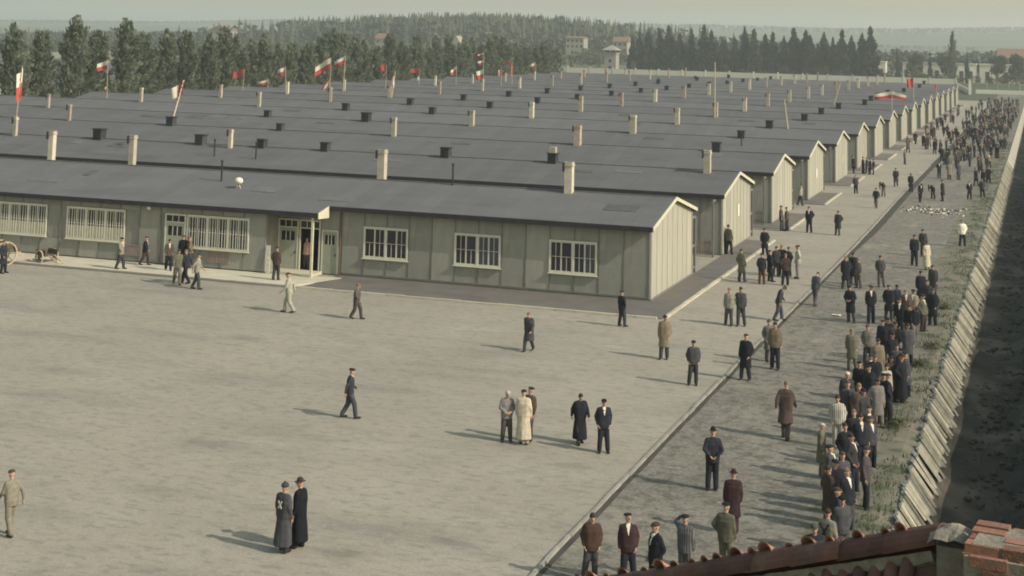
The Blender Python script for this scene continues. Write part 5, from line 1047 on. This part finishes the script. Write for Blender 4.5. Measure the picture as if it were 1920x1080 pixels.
def build_pose(name):
    aR, aL, lR, lL, lean, nod = POSE[name][:6]; hy = POSE[name][6] if len(POSE[name]) > 6 else 0; YW = Matrix.Rotation(R(hy), 3, 'Z')
    hip = V((0, .0, .92)); Rl = Matrix.Rotation(R(lean), 3, 'X'); sh = V((0, 0, 0)) if lean < 40 else V((0, .12, 0))
    def up(p): return hip + Rl @ (V(p) - hip) + sh * 0
    def hd(p):
        nk = V((0, .01, 1.47)); return up(nk + YW @ Matrix.Rotation(R(nod), 3, 'X') @ (V(p) - nk))
    HR = YW @ Matrix.Rotation(R(lean + nod), 3, 'X')
    J = {}
    for sd, a, l in ((1, aL, lL), (-1, aR, lR)):
        f = lambda p: V((p[0] * sd, p[1], p[2]))
        J[sd] = dict(sh=up(f((.175, .01, 1.41))), el=up(f(ARM[a][0])), wr=up(f(ARM[a][1])), hn=up(f(ARM[a][2])), hp=f((.09, 0, .91)), kn=f(LEG[l][0]), an=f(LEG[l][1]))
    out = {}
    # body
    b = MB()
    b.cap(up((-.07, 0, 1.0)), up((.07, 0, 1.0)), .115, .115); b.cap(up((0, 0, 1.02)), up((0, -.01, 1.26)), .125, .15, fl=.75); b.cap(up((-.10, 0, 1.30)), up((.10, 0, 1.30)), .105, .105)
    b.cap(up((-.15, .01, 1.41)), up((.15, .01, 1.41)), .06, .06); b.cap(up((0, .01, 1.42)), hd((0, -.0, 1.54)), .06, .055)
    b.ell(hd((0, -.005, 1.635)), (.075, .094, .112), HR, 14, 10); b.ell(hd((0, -.045, 1.575)), (.05, .05, .055), HR, 10, 8)
    for sd in (1, -1):
        j = J[sd]
        b.cap(j['sh'], j['el'], .052, .04); b.cap(j['el'], j['wr'], .04, .027); b.cap(j['hp'], j['kn'], .085, .055); b.cap(j['kn'], j['an'], .055, .038)
        d = (j['hn'] - j['wr']).normalized(); b.cap(j['wr'], j['wr'] + d * .075, .026, .036, fl=.6)
    e = MB()
    e.cap(hd((0, -.090, 1.655)), hd((0, -.118, 1.615)), .011, .016, 6)                       # nose
    for sd in (1, -1):
        e.ell(hd((.078 * sd, .005, 1.625)), (.012, .022, .032), HR, 6, 5)                     # ear
        e.ell(hd((.030 * sd, -.090, 1.652)), (.013, .008, .008), HR, 6, 4, 1)                 # eye
        j = J[sd]; d = (j['hn'] - j['wr']).normalized(); s = d.cross(V((sd, 0, 0))).normalized() if abs(d.x) < .8 else d.cross(V((0, 0, 1))).normalized()
        side = d.cross(V((0, 1, 0))) if abs(d.y) < .7 else V((1, 0, 0)); side = V((0, 1, 0)) if abs(d.z) > .6 else side.normalized()
        pal = j['wr'] + d * .085; curl = (V((-sd, 0, 0)) + V((0, -.3, 0))).normalized()
        for q, (o_, ln) in enumerate(((-.027, .062), (-.009, .072), (.009, .068), (.027, .052))):
            p0 = pal + side * o_; p1 = p0 + d * ln * .6 + curl * .008; p2 = p1 + d * ln * .35 + curl * .022
            e.cap(p0 - d * .015, p1, .0095, .0088, 6).cap(p1, p2, .0088, .0075, 6)
        p0 = j['wr'] + d * .03 - side * .026; p1 = p0 - side * .022 + d * .025 + curl * .012; e.cap(p0, p1, .012, .010, 6).cap(p1, p1 + d * .03 + curl * .008, .010, .008, 6)
    e.bar(hd((-.022, -.098, 1.585)), hd((.022, -.098, 1.585)), .008, .006, 1)
    out['body'] = fuse(b, .017, [M['skin'], M['eye']], 'body', e)
    def sleeves(b, r0, r1, r2):
        for sd in (1, -1):
            j = J[sd]; b.cap(j['sh'], j['el'], r0, r1); d = (j['wr'] - j['el']).normalized(); b.cap(j['el'], j['wr'] - d * .01, r1, r2)
    def torso(b, g):
        b.cap(up((-.13, .005, 1.395)), up((.13, .005, 1.395)), .068 + g, .068 + g); b.cap(up((-.095, 0, 1.27)), up((.095, 0, 1.27)), .118 + g, .118 + g); b.cap(up((-.08, 0, 1.36)), up((.08, 0, 1.36)), .098 + g, .098 + g); b.cap(up((-.085, 0, 1.18)), up((.085, 0, 1.18)), .118 + g, .118 + g)
        b.cap(up((-.08, 0, 1.10)), up((.08, 0, 1.10)), .118 + g, .118 + g); b.cap(up((-.08, 0, 1.02)), up((.08, 0, 1.02)), .119 + g, .119 + g); b.cap(up((-.08, 0, .95)), up((.08, 0, .95)), .120 + g, .120 + g)
        b.cap(up((-.03, .02, 1.47)), up((.03, .02, 1.47)), .055, .055)
    def skirt(b, z1, rx, ry, y1=0.0, n=16):
        rings = [(.96, .20, .155, 0), ((.96 + z1) / 2, (.20 + rx) / 2 + .005, (.155 + ry) / 2, y1 * .4), (z1, rx, ry, y1)]
        vs = []
        for z, a, c, yo in rings:
            for i in range(n):
                t = 2 * math.pi * i / n; w = 1 + .05 * math.sin(5 * t) * (1.2 - z); p = V((a * w * math.cos(t), yo + c * w * math.sin(t), z))
                vs.append(up(p) if z > .9 else p)
        fs = [(j * n + i, j * n + (i + 1) % n, (j + 1) * n + (i + 1) % n, (j + 1) * n + i) for j in range(2) for i in range(n)] + [tuple(range(n)), tuple(range(3 * n - 1, 2 * n - 1, -1))]
        b.add(vs, [f[::-1] for f in fs])
    walking = name.startswith('walk') or name == 'bow'
    b = MB(); torso(b, .022); sleeves(b, .070, .056, .044); skirt(b, .79, .205, .155)
    out['jacket'] = fuse(b, .022, [M['navy']], 'jacket', None, .006)
    b = MB(); torso(b, .034); sleeves(b, .080, .066, .054); skirt(b, .48, .245, .26 if walking else .19, .0)
    out['coat'] = fuse(b, .023, [M['navy']], 'coat', None, .008)
    b = MB(); torso(b, .036); sleeves(b, .082, .068, .056); skirt(b, .17, .27, .30 if walking else .225, .02)
    out['long'] = fuse(b, .024, [M['navy']], 'long_coat', None, .009)
    b = MB(); b.cap(V((-.075, 0, .93)), V((.075, 0, .93)), .125, .125)
    for sd in (1, -1): j = J[sd]; b.cap(j['hp'], j['kn'], .112, .094); b.cap(j['kn'], j['an'] + V((0, 0, .0)), .092, .080)
    out['trousers'] = fuse(b, .022, [M['navy']], 'trousers', None, .007)
    for sd in (1, -1):
        an = J[sd]['an']; b = MB(); tz = .045 if an.z < .12 else an.z - .05
        b.cap(V((an.x, an.y + .03, tz + .0)), V((an.x + .015 * sd, an.y - .16, .036 if an.z < .12 else tz - .03)), .045, .036, 8); b.cap(an + V((0, .0, .0)), V((an.x, an.y, tz)), .05, .045, 8)
        out['shoe%d' % sd] = b.mesh('shoe', M['leather_shoe'], True)
    # collar with shirt front
    b = MB(); fz = up((0, -.165, 1.30)); q = [up((-.055, -.085, 1.475)), up((.055, -.085, 1.475)), up((.0, -.166, 1.22))]; q2 = [p + Rl @ V((0, .05, 0)) for p in q]
    b.add(q + q2, [(0, 2, 1), (3, 4, 5), (0, 1, 4, 3), (1, 2, 5, 4), (2, 0, 3, 5)]); b.tube(up((0, .005, 1.465)), hd((0, 0, 1.50)), .066, .060, 10)
    out['shirt'] = b.mesh('shirt_collar', M['shirt'], False)
    # headwear
    def ring_dome(z0, rx, ry, hgt, brim=None, tip=None):
        b = MB(); b.ell(hd((0, .005, z0)), (rx, ry, hgt), HR, 14, 8, 0, zmin=-.25)
        if brim: b.ell(hd((0, brim[0], z0 - .01)), (brim[1], brim[2], .010), HR, 16, 4)
        if tip: b.cap(hd((0, .01, z0 + hgt * .6)), hd((0, .03, z0 + hgt + tip)), rx * .6, .02, 8)
        return b
    out['hair'] = ring_dome(1.665, .084, .103, .092).mesh('hair', M['hairm'], True)
    out['cap'] = ring_dome(1.685, .098, .112, .066, (-.085, .062, .062)).mesh('cap', M['navy'], True)
    out['palecap'] = out['cap']
    out['beret'] = ring_dome(1.700, .112, .122, .050).mesh('beret', M['navy'], True)
    out['hat'] = ring_dome(1.695, .084, .100, .105, (0, .145, .160)).mesh('hat', M['navy'], True)
    out['hood'] = ring_dome(1.68, .096, .110, .10, None, .015).mesh('pointed_cap', M['navy'], True)
    return out
poses = {}
for nm in POSE: poses[nm] = build_pose(nm)
HAT_MATS = dict(cap=['navy', 'slate', 'black', 'slateblue', 'brown'], beret=['black', 'navy'], hat=['black', 'maroon'], hood=['slate'], palecap=['palegrey', 'cream'], hair=['hairm', 'hairm', 'hair_fair'])
rp_ = random.Random(77)
def dress(name, me, root, mt):
    o = put(name, me, root)
    o.material_slots[0].link = 'OBJECT'; o.material_slots[0].material = M[mt]
    return o
def person(x, y, s, pose, outfit, head, jc, tc, face, label, group, z=0.0):
    if pose == 'stand' and 'white cross' not in label: pose = rp_.choice(['stand', 'turn', 'onep', 'hip', 'stand', 'turn'])
    if pose == 'cross': pose = rp_.choice(['cross', 'turn', 'pockets', 'onep'])
    ps = poses[pose]
    o = put('person', ps['body'], None, (x, y, z), R(face + 90), (s * rp_.choice([1, -1]) if 'mark' not in label and 'cross' not in label and 'strap' not in label else s, s * rp_.uniform(.94, 1.08), s), label=label, category='person', group=group)
    o.rotation_euler = (R(rp_.uniform(-1.5, 1.5)), R(rp_.uniform(-1.5, 1.5)), R(face + 90))
    g = {'suit': 'jacket', 'stripe': 'jacket', 'stripe2': 'jacket', 'coat': 'coat', 'palecoat': 'long', 'long': 'long'}[outfit]
    dress({'jacket': 'jacket', 'coat': 'coat', 'long': 'long_coat'}[g], ps[g], o, jc); dress('trousers', ps['trousers'], o, tc)
    put('shoe', ps['shoe1'], o); put('shoe', ps['shoe-1'], o)
    if outfit in ('suit',) and rp_.random() < .32 or 'collar' in label: put('shirt_collar', ps['shirt'], o)
    dress({'hood': 'pointed_cap', 'palecap': 'cap'}.get(head, head), ps[head], o, rp_.choice(HAT_MATS[head]))
    return o
for (x, y, s, pose, outfit, head, jc, tc, face, label) in PEOPLE:
    g = ('people on the square' if x < 1.8 and y < -4.8 else 'people along the barracks' if x < 1.9 else 'people on the street' if x < 7 else 'people between the street and the ditch')
    z = .16 if 'doorway' in label else .05 if (x < -16.7 and -4.35 < y < -1) else .035 if (-17 < x < 1.7 and y > -4.5) else 0.0
    o = person(x, y, s * rp_.uniform(.985, 1.015), pose, outfit, head, jc, tc, face + rp_.uniform(-18, 18), label, g, z)
    if 'white cross' in label and 'back' in label:
        b = MB(); b.bar((-.10, .182, 1.34), (.02, .186, 1.16), .035, .012, up=(0, 1, 0)).bar((.02, .188, 1.34), (-.10, .190, 1.16), .035, .012, up=(0, 1, 0))
        put('cross_mark', b.mesh('cross_mark', M['white']), o)
    if 'dark straps' in label:
        b = MB(); b.bar((-.13, .178, 1.42), (.10, .182, 1.06), .04, .012, up=(0, 1, 0)); b.bar((.13, .178, 1.42), (-.10, .182, 1.06), .04, .012, up=(0, 1, 0))
        put('strap', b.mesh('strap', M['black']), o)
# the distant crowd
rc = random.Random(5)
DARKS = ['navy', 'navy', 'black', 'slate', 'slateblue', 'brown', 'slate', 'greyviolet', 'olive', 'grey', 'tan', 'black', 'navy']
for (x, y) in FAR:
    jc = rc.choice(DARKS); ps = rc.choice(['stand', 'stand', 'pockets', 'cross', 'walk', 'walk2', 'back'])
    person(x, y, rc.uniform(.92, 1.02), ps, rc.choice(['suit', 'coat', 'coat']), rc.choice(['cap', 'cap', 'hair', 'beret']), jc, rc.choice(['navy', 'slate', 'black', 'greyviolet']), rc.uniform(-180, 180),
           'small standing figure in the dense far crowd between street and ditch' if x > 7.2 else 'small figure in the loose far crowd on the street itself', 'far crowd by the ditch' if x > 7.2 else 'far crowd on the street')

# the farthest part of the crowd, beyond what can be told apart
b = MB(); rq = random.Random(12); mats_ = [M['navy'], M['slate'], M['brown'], M['skin'], M['grey']]
for i in range(115):
    y = 92 + 230 * rq.random() ** 1.1; x = rq.uniform(8.0, 14.0) if y < 180 else rq.uniform(5.0, 14.0); s = rq.uniform(.93, 1.04); c1, c2 = rq.choice([0, 0, 1, 1, 2, 4]), rq.choice([0, 1, 0]); w_ = rq.uniform(.9, 1.1)
    a = rq.random() * 3.14; ca, sa = math.cos(a), math.sin(a); st = rq.uniform(.06, .16)
    P_ = lambda u, v, z: (x + u * ca - v * sa, y + u * sa + v * ca, z * s)
    b.cap(P_(.09, 0, .90), P_(st, .04, .06), .10, .07, 6, 1, c2).cap(P_(-.09, 0, .90), P_(-st, -.04, .06), .10, .07, 6, 1, c2).cap(P_(0, 0, .88), P_(0, 0, 1.32), .19 * w_, .18 * w_, 8, .8, c1)
    b.cap(P_(.19, 0, 1.38), P_(.25, -.05, .92), .07, .05, 6, 1, c1).cap(P_(-.19, 0, 1.38), P_(-.25, -.05, .92), .07, .05, 6, 1, c1).ell(P_(0, 0, 1.60), (.085, .09, .12), None, 8, 6, 3).ell(P_(0, 0, 1.69), (.10, .10, .06), None, 8, 4, 0)
put('crowd', b.mesh('crowd', mats_, True), label='mass of tiny dark figures thickening the far end of the crowd', category='crowd', kind='stuff')

# ---------------------------------------------------------------- carts, litter
def cart(label, x, y, rz, r, l, tilt=0.0):
    t = thing('handcart', label, 'cart', (x, y, 0), rz, group='carts at the left edge')
    for sy in (-.48, .48):
        b = MB(); n = 20
        for i in range(n):
            a0, a1 = 2 * math.pi * i / n, 2 * math.pi * (i + 1) / n
            b.bar((r * math.cos(a0) * .95, sy, r + r * math.sin(a0) * .95), (r * math.cos(a1) * .95, sy, r + r * math.sin(a1) * .95), .06, .07, up=(0, 1, 0))
        w = put('wheel', b.mesh('wheel', M['wood_pole']), t)
        h = MB()
        for i in range(8): a = math.pi * i / 4; h.bar((0, sy, r), (r * .93 * math.cos(a), sy, r + r * .93 * math.sin(a)), .035, .04, up=(0, 1, 0))
        h.tube((0, sy - .07, r), (0, sy + .07, r), .07, .07, 8); put('spokes', h.mesh('spokes', M['bark']), w)
    b = MB(); b.tube((0, -.5, r), (0, .5, r), .03, .03, 6); put('axle', b.mesh('axle', M['soot']), t)
    b = MB(); b.box(-l / 2, -.38, r + .04, l / 2, .38, r + .10).box(-l / 2, -.40, r + .10, l / 2, -.36, r + .38).box(-l / 2, .36, r + .10, l / 2, .40, r + .38).box(-l / 2, -.36, r + .10, -l / 2 + .04, .36, r + .38)
    put('bed', b.mesh('bed', M['bark']), t)
    b = MB(); b.bar((l / 2, -.2, r + .07), (l / 2 + .9, -.16, .12), .05, .05).bar((l / 2, .2, r + .07), (l / 2 + .9, .16, .12), .05, .05).bar((l / 2 + .85, -.2, .15), (l / 2 + .85, .2, .15), .04, .04)
    put('shaft', b.mesh('shaft', M['wood_pole']), t)
    b = MB(); b.tube((-l / 2 + .1, -.2, 0), (-l / 2 + .1, -.2, r), .02, .02, 5); put('prop', b.mesh('prop', M['wood_pole']), t)
    return t
cart('large-wheeled dark handcart cut by the left edge', -35.2, -5.4, R(60), .66, 1.6)
cart('small light handcart beside the large-wheeled one', -33.6, -3.6, R(-20), .36, .9)
rl = random.Random(8); b = MB(); b2 = MB()
for i in range(150):
    x = rl.gauss(10.4, 1.35); y = rl.gauss(51.5, 1.5)
    if x < 7.6 or x > 13: continue
    s = rl.uniform(.03, .13); a = rl.random() * 3; c, d = math.cos(a) * s, math.sin(a) * s; h = rl.uniform(.02, .12)
    (b if rl.random() < .42 else b2).hexa([(x - c, y - d, 0), (x + d, y - c, 0), (x + c, y + d, 0), (x - d, y + c, 0)], [(x - c * .7, y - d * .6, h), (x + d * .8, y - c, h * .6), (x + c * .7, y + d * .8, h), (x - d * .9, y + c, h * .5)], 0)
t = put('litter', b.mesh('litter', M['flag_white']), label='patch of scattered pale litter on the ground between kerb and ditch', category='litter', kind='stuff')
put('dark_scraps', b2.mesh('dark_scraps', M['brown']), t, kind='stuff')
def scrap(x, y, s, label):
    b = MB(); n = 5; r_ = random.Random(int(x * 10)); vs = []
    for j in range(n):
        for i in range(n): vs.append(((i / 4 - .5) * s + r_.uniform(-.03, .03), (j / 4 - .5) * s * .7 + r_.uniform(-.03, .03), .02 + r_.uniform(0, .10) * s))
    b.add(vs, [(j * n + i, j * n + i + 1, (j + 1) * n + i + 1, (j + 1) * n + i) for j in range(n - 1) for i in range(n - 1)])
    put('paper_scrap', b.mesh('paper_scrap', M['flag_white'], True), None, (x, y, .005), label=label, category='paper', group='paper scraps on the ground')
scrap(9.21, 0.26, 0.42, 'crumpled white paper scrap left of the navy coated person')
scrap(10.48, 0.90, 0.28, 'small white scrap between two people in dark clothes')
scrap(6.70, 89.62, 0.50, 'white scrap lying on the far gutter kerb')
scrap(9.09, 49.93, 0.25, 'tiny white scrap at the left of the litter heap')
scrap(10.91, 53.62, 0.25, 'tiny white scrap below the litter heap')

# ---------------------------------------------------------------- tiled roof and brick pier close to the camera
R0 = V((15.10, -62.10, 8.23)); R1 = V((18.17, -63.90, 9.58))       # a hip rising towards the right and the camera
RD = (R1 - R0).normalized(); NN = V((-.40, -.62, .60)); NN = (NN - RD * NN.dot(RD)).normalized()
RN = RD.cross(NN).normalized(); RN = RN if RN.z < 0 else -RN      # down the visible slope
t = thing('tiled_roof', 'dark red clay tiled roof edge in the bottom right corner below the camera', 'roof', tuple(R0))
UPN = (NN + V((.35, .5, .7))).normalized()
def rp(u, v, w=0.0): return RD * u + RN * v + NN * w
put('roof_deck', MB().hexa([rp(-1.6, 0, -.16), rp(3.62, 0, -.16), rp(3.62, 3.2, -.16), rp(-1.6, 3.2, -.16)], [rp(-1.6, 0, -.08), rp(3.62, 0, -.08), rp(3.62, 3.2, -.08), rp(-1.6, 3.2, -.08)]).mesh('roof_deck', M['tile']), t)
def half(p0, p1, r0, r1, upv, n=8, th=.014):
    b = MB(); p0, p1, upv = V(p0), V(p1), V(upv).normalized(); d = (p1 - p0).normalized(); s = d.cross(upv).normalized(); vs = []
    for (p, r) in ((p0, r0), (p1, r1)):
        for k in range(n + 1):
            a = math.pi * k / n
            vs.append(p + s * r * math.cos(a) + upv * r * math.sin(a))
        for k in range(n + 1):
            a = math.pi * k / n
            vs.append(p + s * (r - th) * math.cos(a) + upv * (r - th) * math.sin(a))
    m = n + 1
    fs = [(k, k + 1, 2 * m + k + 1, 2 * m + k) for k in range(n)] + [(m + k + 1, m + k, 3 * m + k, 3 * m + k + 1) for k in range(n)]
    fs += [(k, m + k, m + k + 1, k + 1) for k in range(n)] + [(2 * m + k, 2 * m + k + 1, 3 * m + k + 1, 3 * m + k) for k in range(n)]
    fs += [(0, 2 * m, 3 * m, m), (n, m + n, 3 * m + n, 2 * m + n)]
    return b.add(vs, fs)
rt2 = random.Random(4)
u = -1.3
while u < 3.35:
    j = rt2.uniform(-.012, .012); put('ridge_tile', half(rp(u, 0, -.05 + j), rp(u + .48, 0, -.035 + j), .125, .112, UPN).mesh('ridge_tile', M['tile']), t); u += .45
# tile noses of the far slope showing above the ridge
u = -1.25
while u < 3.55:
    w_ = rt2.uniform(-.02, .035); rr = rt2.choice([.045, .055, .075])
    p = RD * u - RN * .06 + NN * (.035 + w_); q_ = (V((.55, .75, -.55))).normalized(); put('roof_tile', half(p, p + q_ * .4, rr, rr * .9, UPN).mesh('roof_tile', M['tile_b']), t); u += rt2.uniform(.13, .30)
# mortar bed
q = MB(); n = 70
for i in range(n):
    a0, a1 = -1.4 + 5.0 * i / n, -1.4 + 5.0 * (i + 1) / n
    f = lambda a: .145 + .03 * noise.noise(V((a * 6, 1, 0))); g_ = lambda a: .05 * noise.noise(V((a * 9, 5, 0)))
    q.hexa([rp(a0, .09, -.09), rp(a1, .09, -.09), rp(a1, f(a1), -.09), rp(a0, f(a0), -.09)], [rp(a0, .09, .00 + g_(a0) * .3), rp(a1, .09, .00 + g_(a1) * .3), rp(a1, f(a1), -.045 + g_(a1) * .3), rp(a0, f(a0), -.045 + g_(a0) * .3)])
put('mortar', q.mesh('mortar', M['mortar']), t)
# pantile courses running down the slope
tile_m = [half((0, 0, 0), (0, .40, .0), .062 + .004 * i, .054, (0, 0, 1)).mesh('roof_tile', M['tile']) for i in range(3)]
for c in range(5):
    u = -1.35
    while u < 3.5:
        v0 = .10 + c * .33; j = rt2.uniform(-.008, .008)
        p0 = rp(u, v0 + .38, -.072 + j + .018); p1 = rp(u, v0, -.072 + j - .0)
        put('roof_tile', half(p0, p1, .066, .056, NN).mesh('roof_tile', M['tile'] if rt2.random() < .9 else M['tile_b']), t); u += .152 if c else .152
# pier of bricks with a mortar-capped block at the right
t2 = thing('brick_pier', 'orange brick pier with a rough grey capping at the right end of the tiled roof', 'pier', tuple(R1 + V((.20, .02, -.97))), R(-8))
put('core', MB().box(-.045, -.555, -1, .415, -.005, 1.0).box(.0, -.50, .99, .36, -.04, 1.072).mesh('core', M['mortar']), t2)
bm_ = [MB().box(-.12, -.055, -.033, .12, .055, .033).mesh('brick', M['brick']), MB().box(-.12, -.055, -.033, .12, .055, .033).mesh('brick', M['tile_b'])]
for c in range(13):
    z = .04 + c * .078
    for (x, y, a) in ((.0, -.13, 90), (.0, -.38, 90), (.13, -.51, 0), (.37, -.13, 90), (.37, -.38, 90)):
        sh_ = .06 if c % 2 else -.02
        put('brick', rt2.choice(bm_), t2, (x + rt2.uniform(-.008, .008) + (sh_ if a == 0 else 0), y + (sh_ if a else 0) + rt2.uniform(-.008, .008), z), R(a + rt2.uniform(-1.5, 1.5)))
for i in range(4):
    for x in (.06, .30): put('brick', rt2.choice(bm_), t2, (x + rt2.uniform(-.01, .01), -.46 + i * .132, 1.045 + rt2.uniform(-.01, .012)), R(rt2.uniform(-3, 3)), scale=(.9, 1, 1))
q = MB(); n = 8
for j in range(n + 1):
    for i in range(n + 1):
        u_, v_ = i / n, j / n; q.v.append((-.36 + .38 * u_, -.22 + .32 * v_, .90 + .14 * math.sin(math.pi * u_ * .8 + .4) * (.6 + .4 * math.sin(math.pi * v_)) + .03 * noise.noise(V((u_ * 4, v_ * 4, 0)))))
q.f = [(j * (n + 1) + i, j * (n + 1) + i + 1, (j + 1) * (n + 1) + i + 1, (j + 1) * (n + 1) + i) for j in range(n) for i in range(n)]; q.m = [0] * len(q.f)
q.box(-.30, -.18, .55, .0, .06, .92)
put('mortar_cap', q.mesh('mortar_cap', M['mortar']), t2)
# the building under that roof, so it does not hang in the air
q = MB(); A = [R0 + RD * -1.2, R1 + RD * .1, R1 + RD * .1 + RN * 2.6, R0 + RD * -1.2 + RN * 2.6]
q.hexa([(a.x - R0.x, a.y - R0.y, -R0.z) for a in A], [(a.x - R0.x, a.y - R0.y, a.z - R0.z - .5) for a in A]); put('building_wall', q.mesh('building_wall', M['house']), t)

# ---------------------------------------------------------------- air
hz = MB().box(-5600, -500, -4, 5600, 6600, 120).mesh('haze', [])
hm = bpy.data.materials.new('haze_air'); hm.use_nodes = True; nt = hm.node_tree
for n_ in list(nt.nodes):
    if n_.type == 'BSDF_PRINCIPLED': nt.nodes.remove(n_)
pv = nt.nodes.new('ShaderNodeVolumePrincipled'); pv.inputs['Density'].default_value = 0.00038; pv.inputs['Color'].default_value = (.90, .96, .94, 1); pv.inputs['Anisotropy'].default_value = .25
nt.links.new(pv.outputs[0], nt.nodes['Material Output'].inputs['Volume'])
hz.materials.append(hm); put('haze', hz, kind='stuff', label='thin pale haze over the whole camp and the far hills', category='haze')
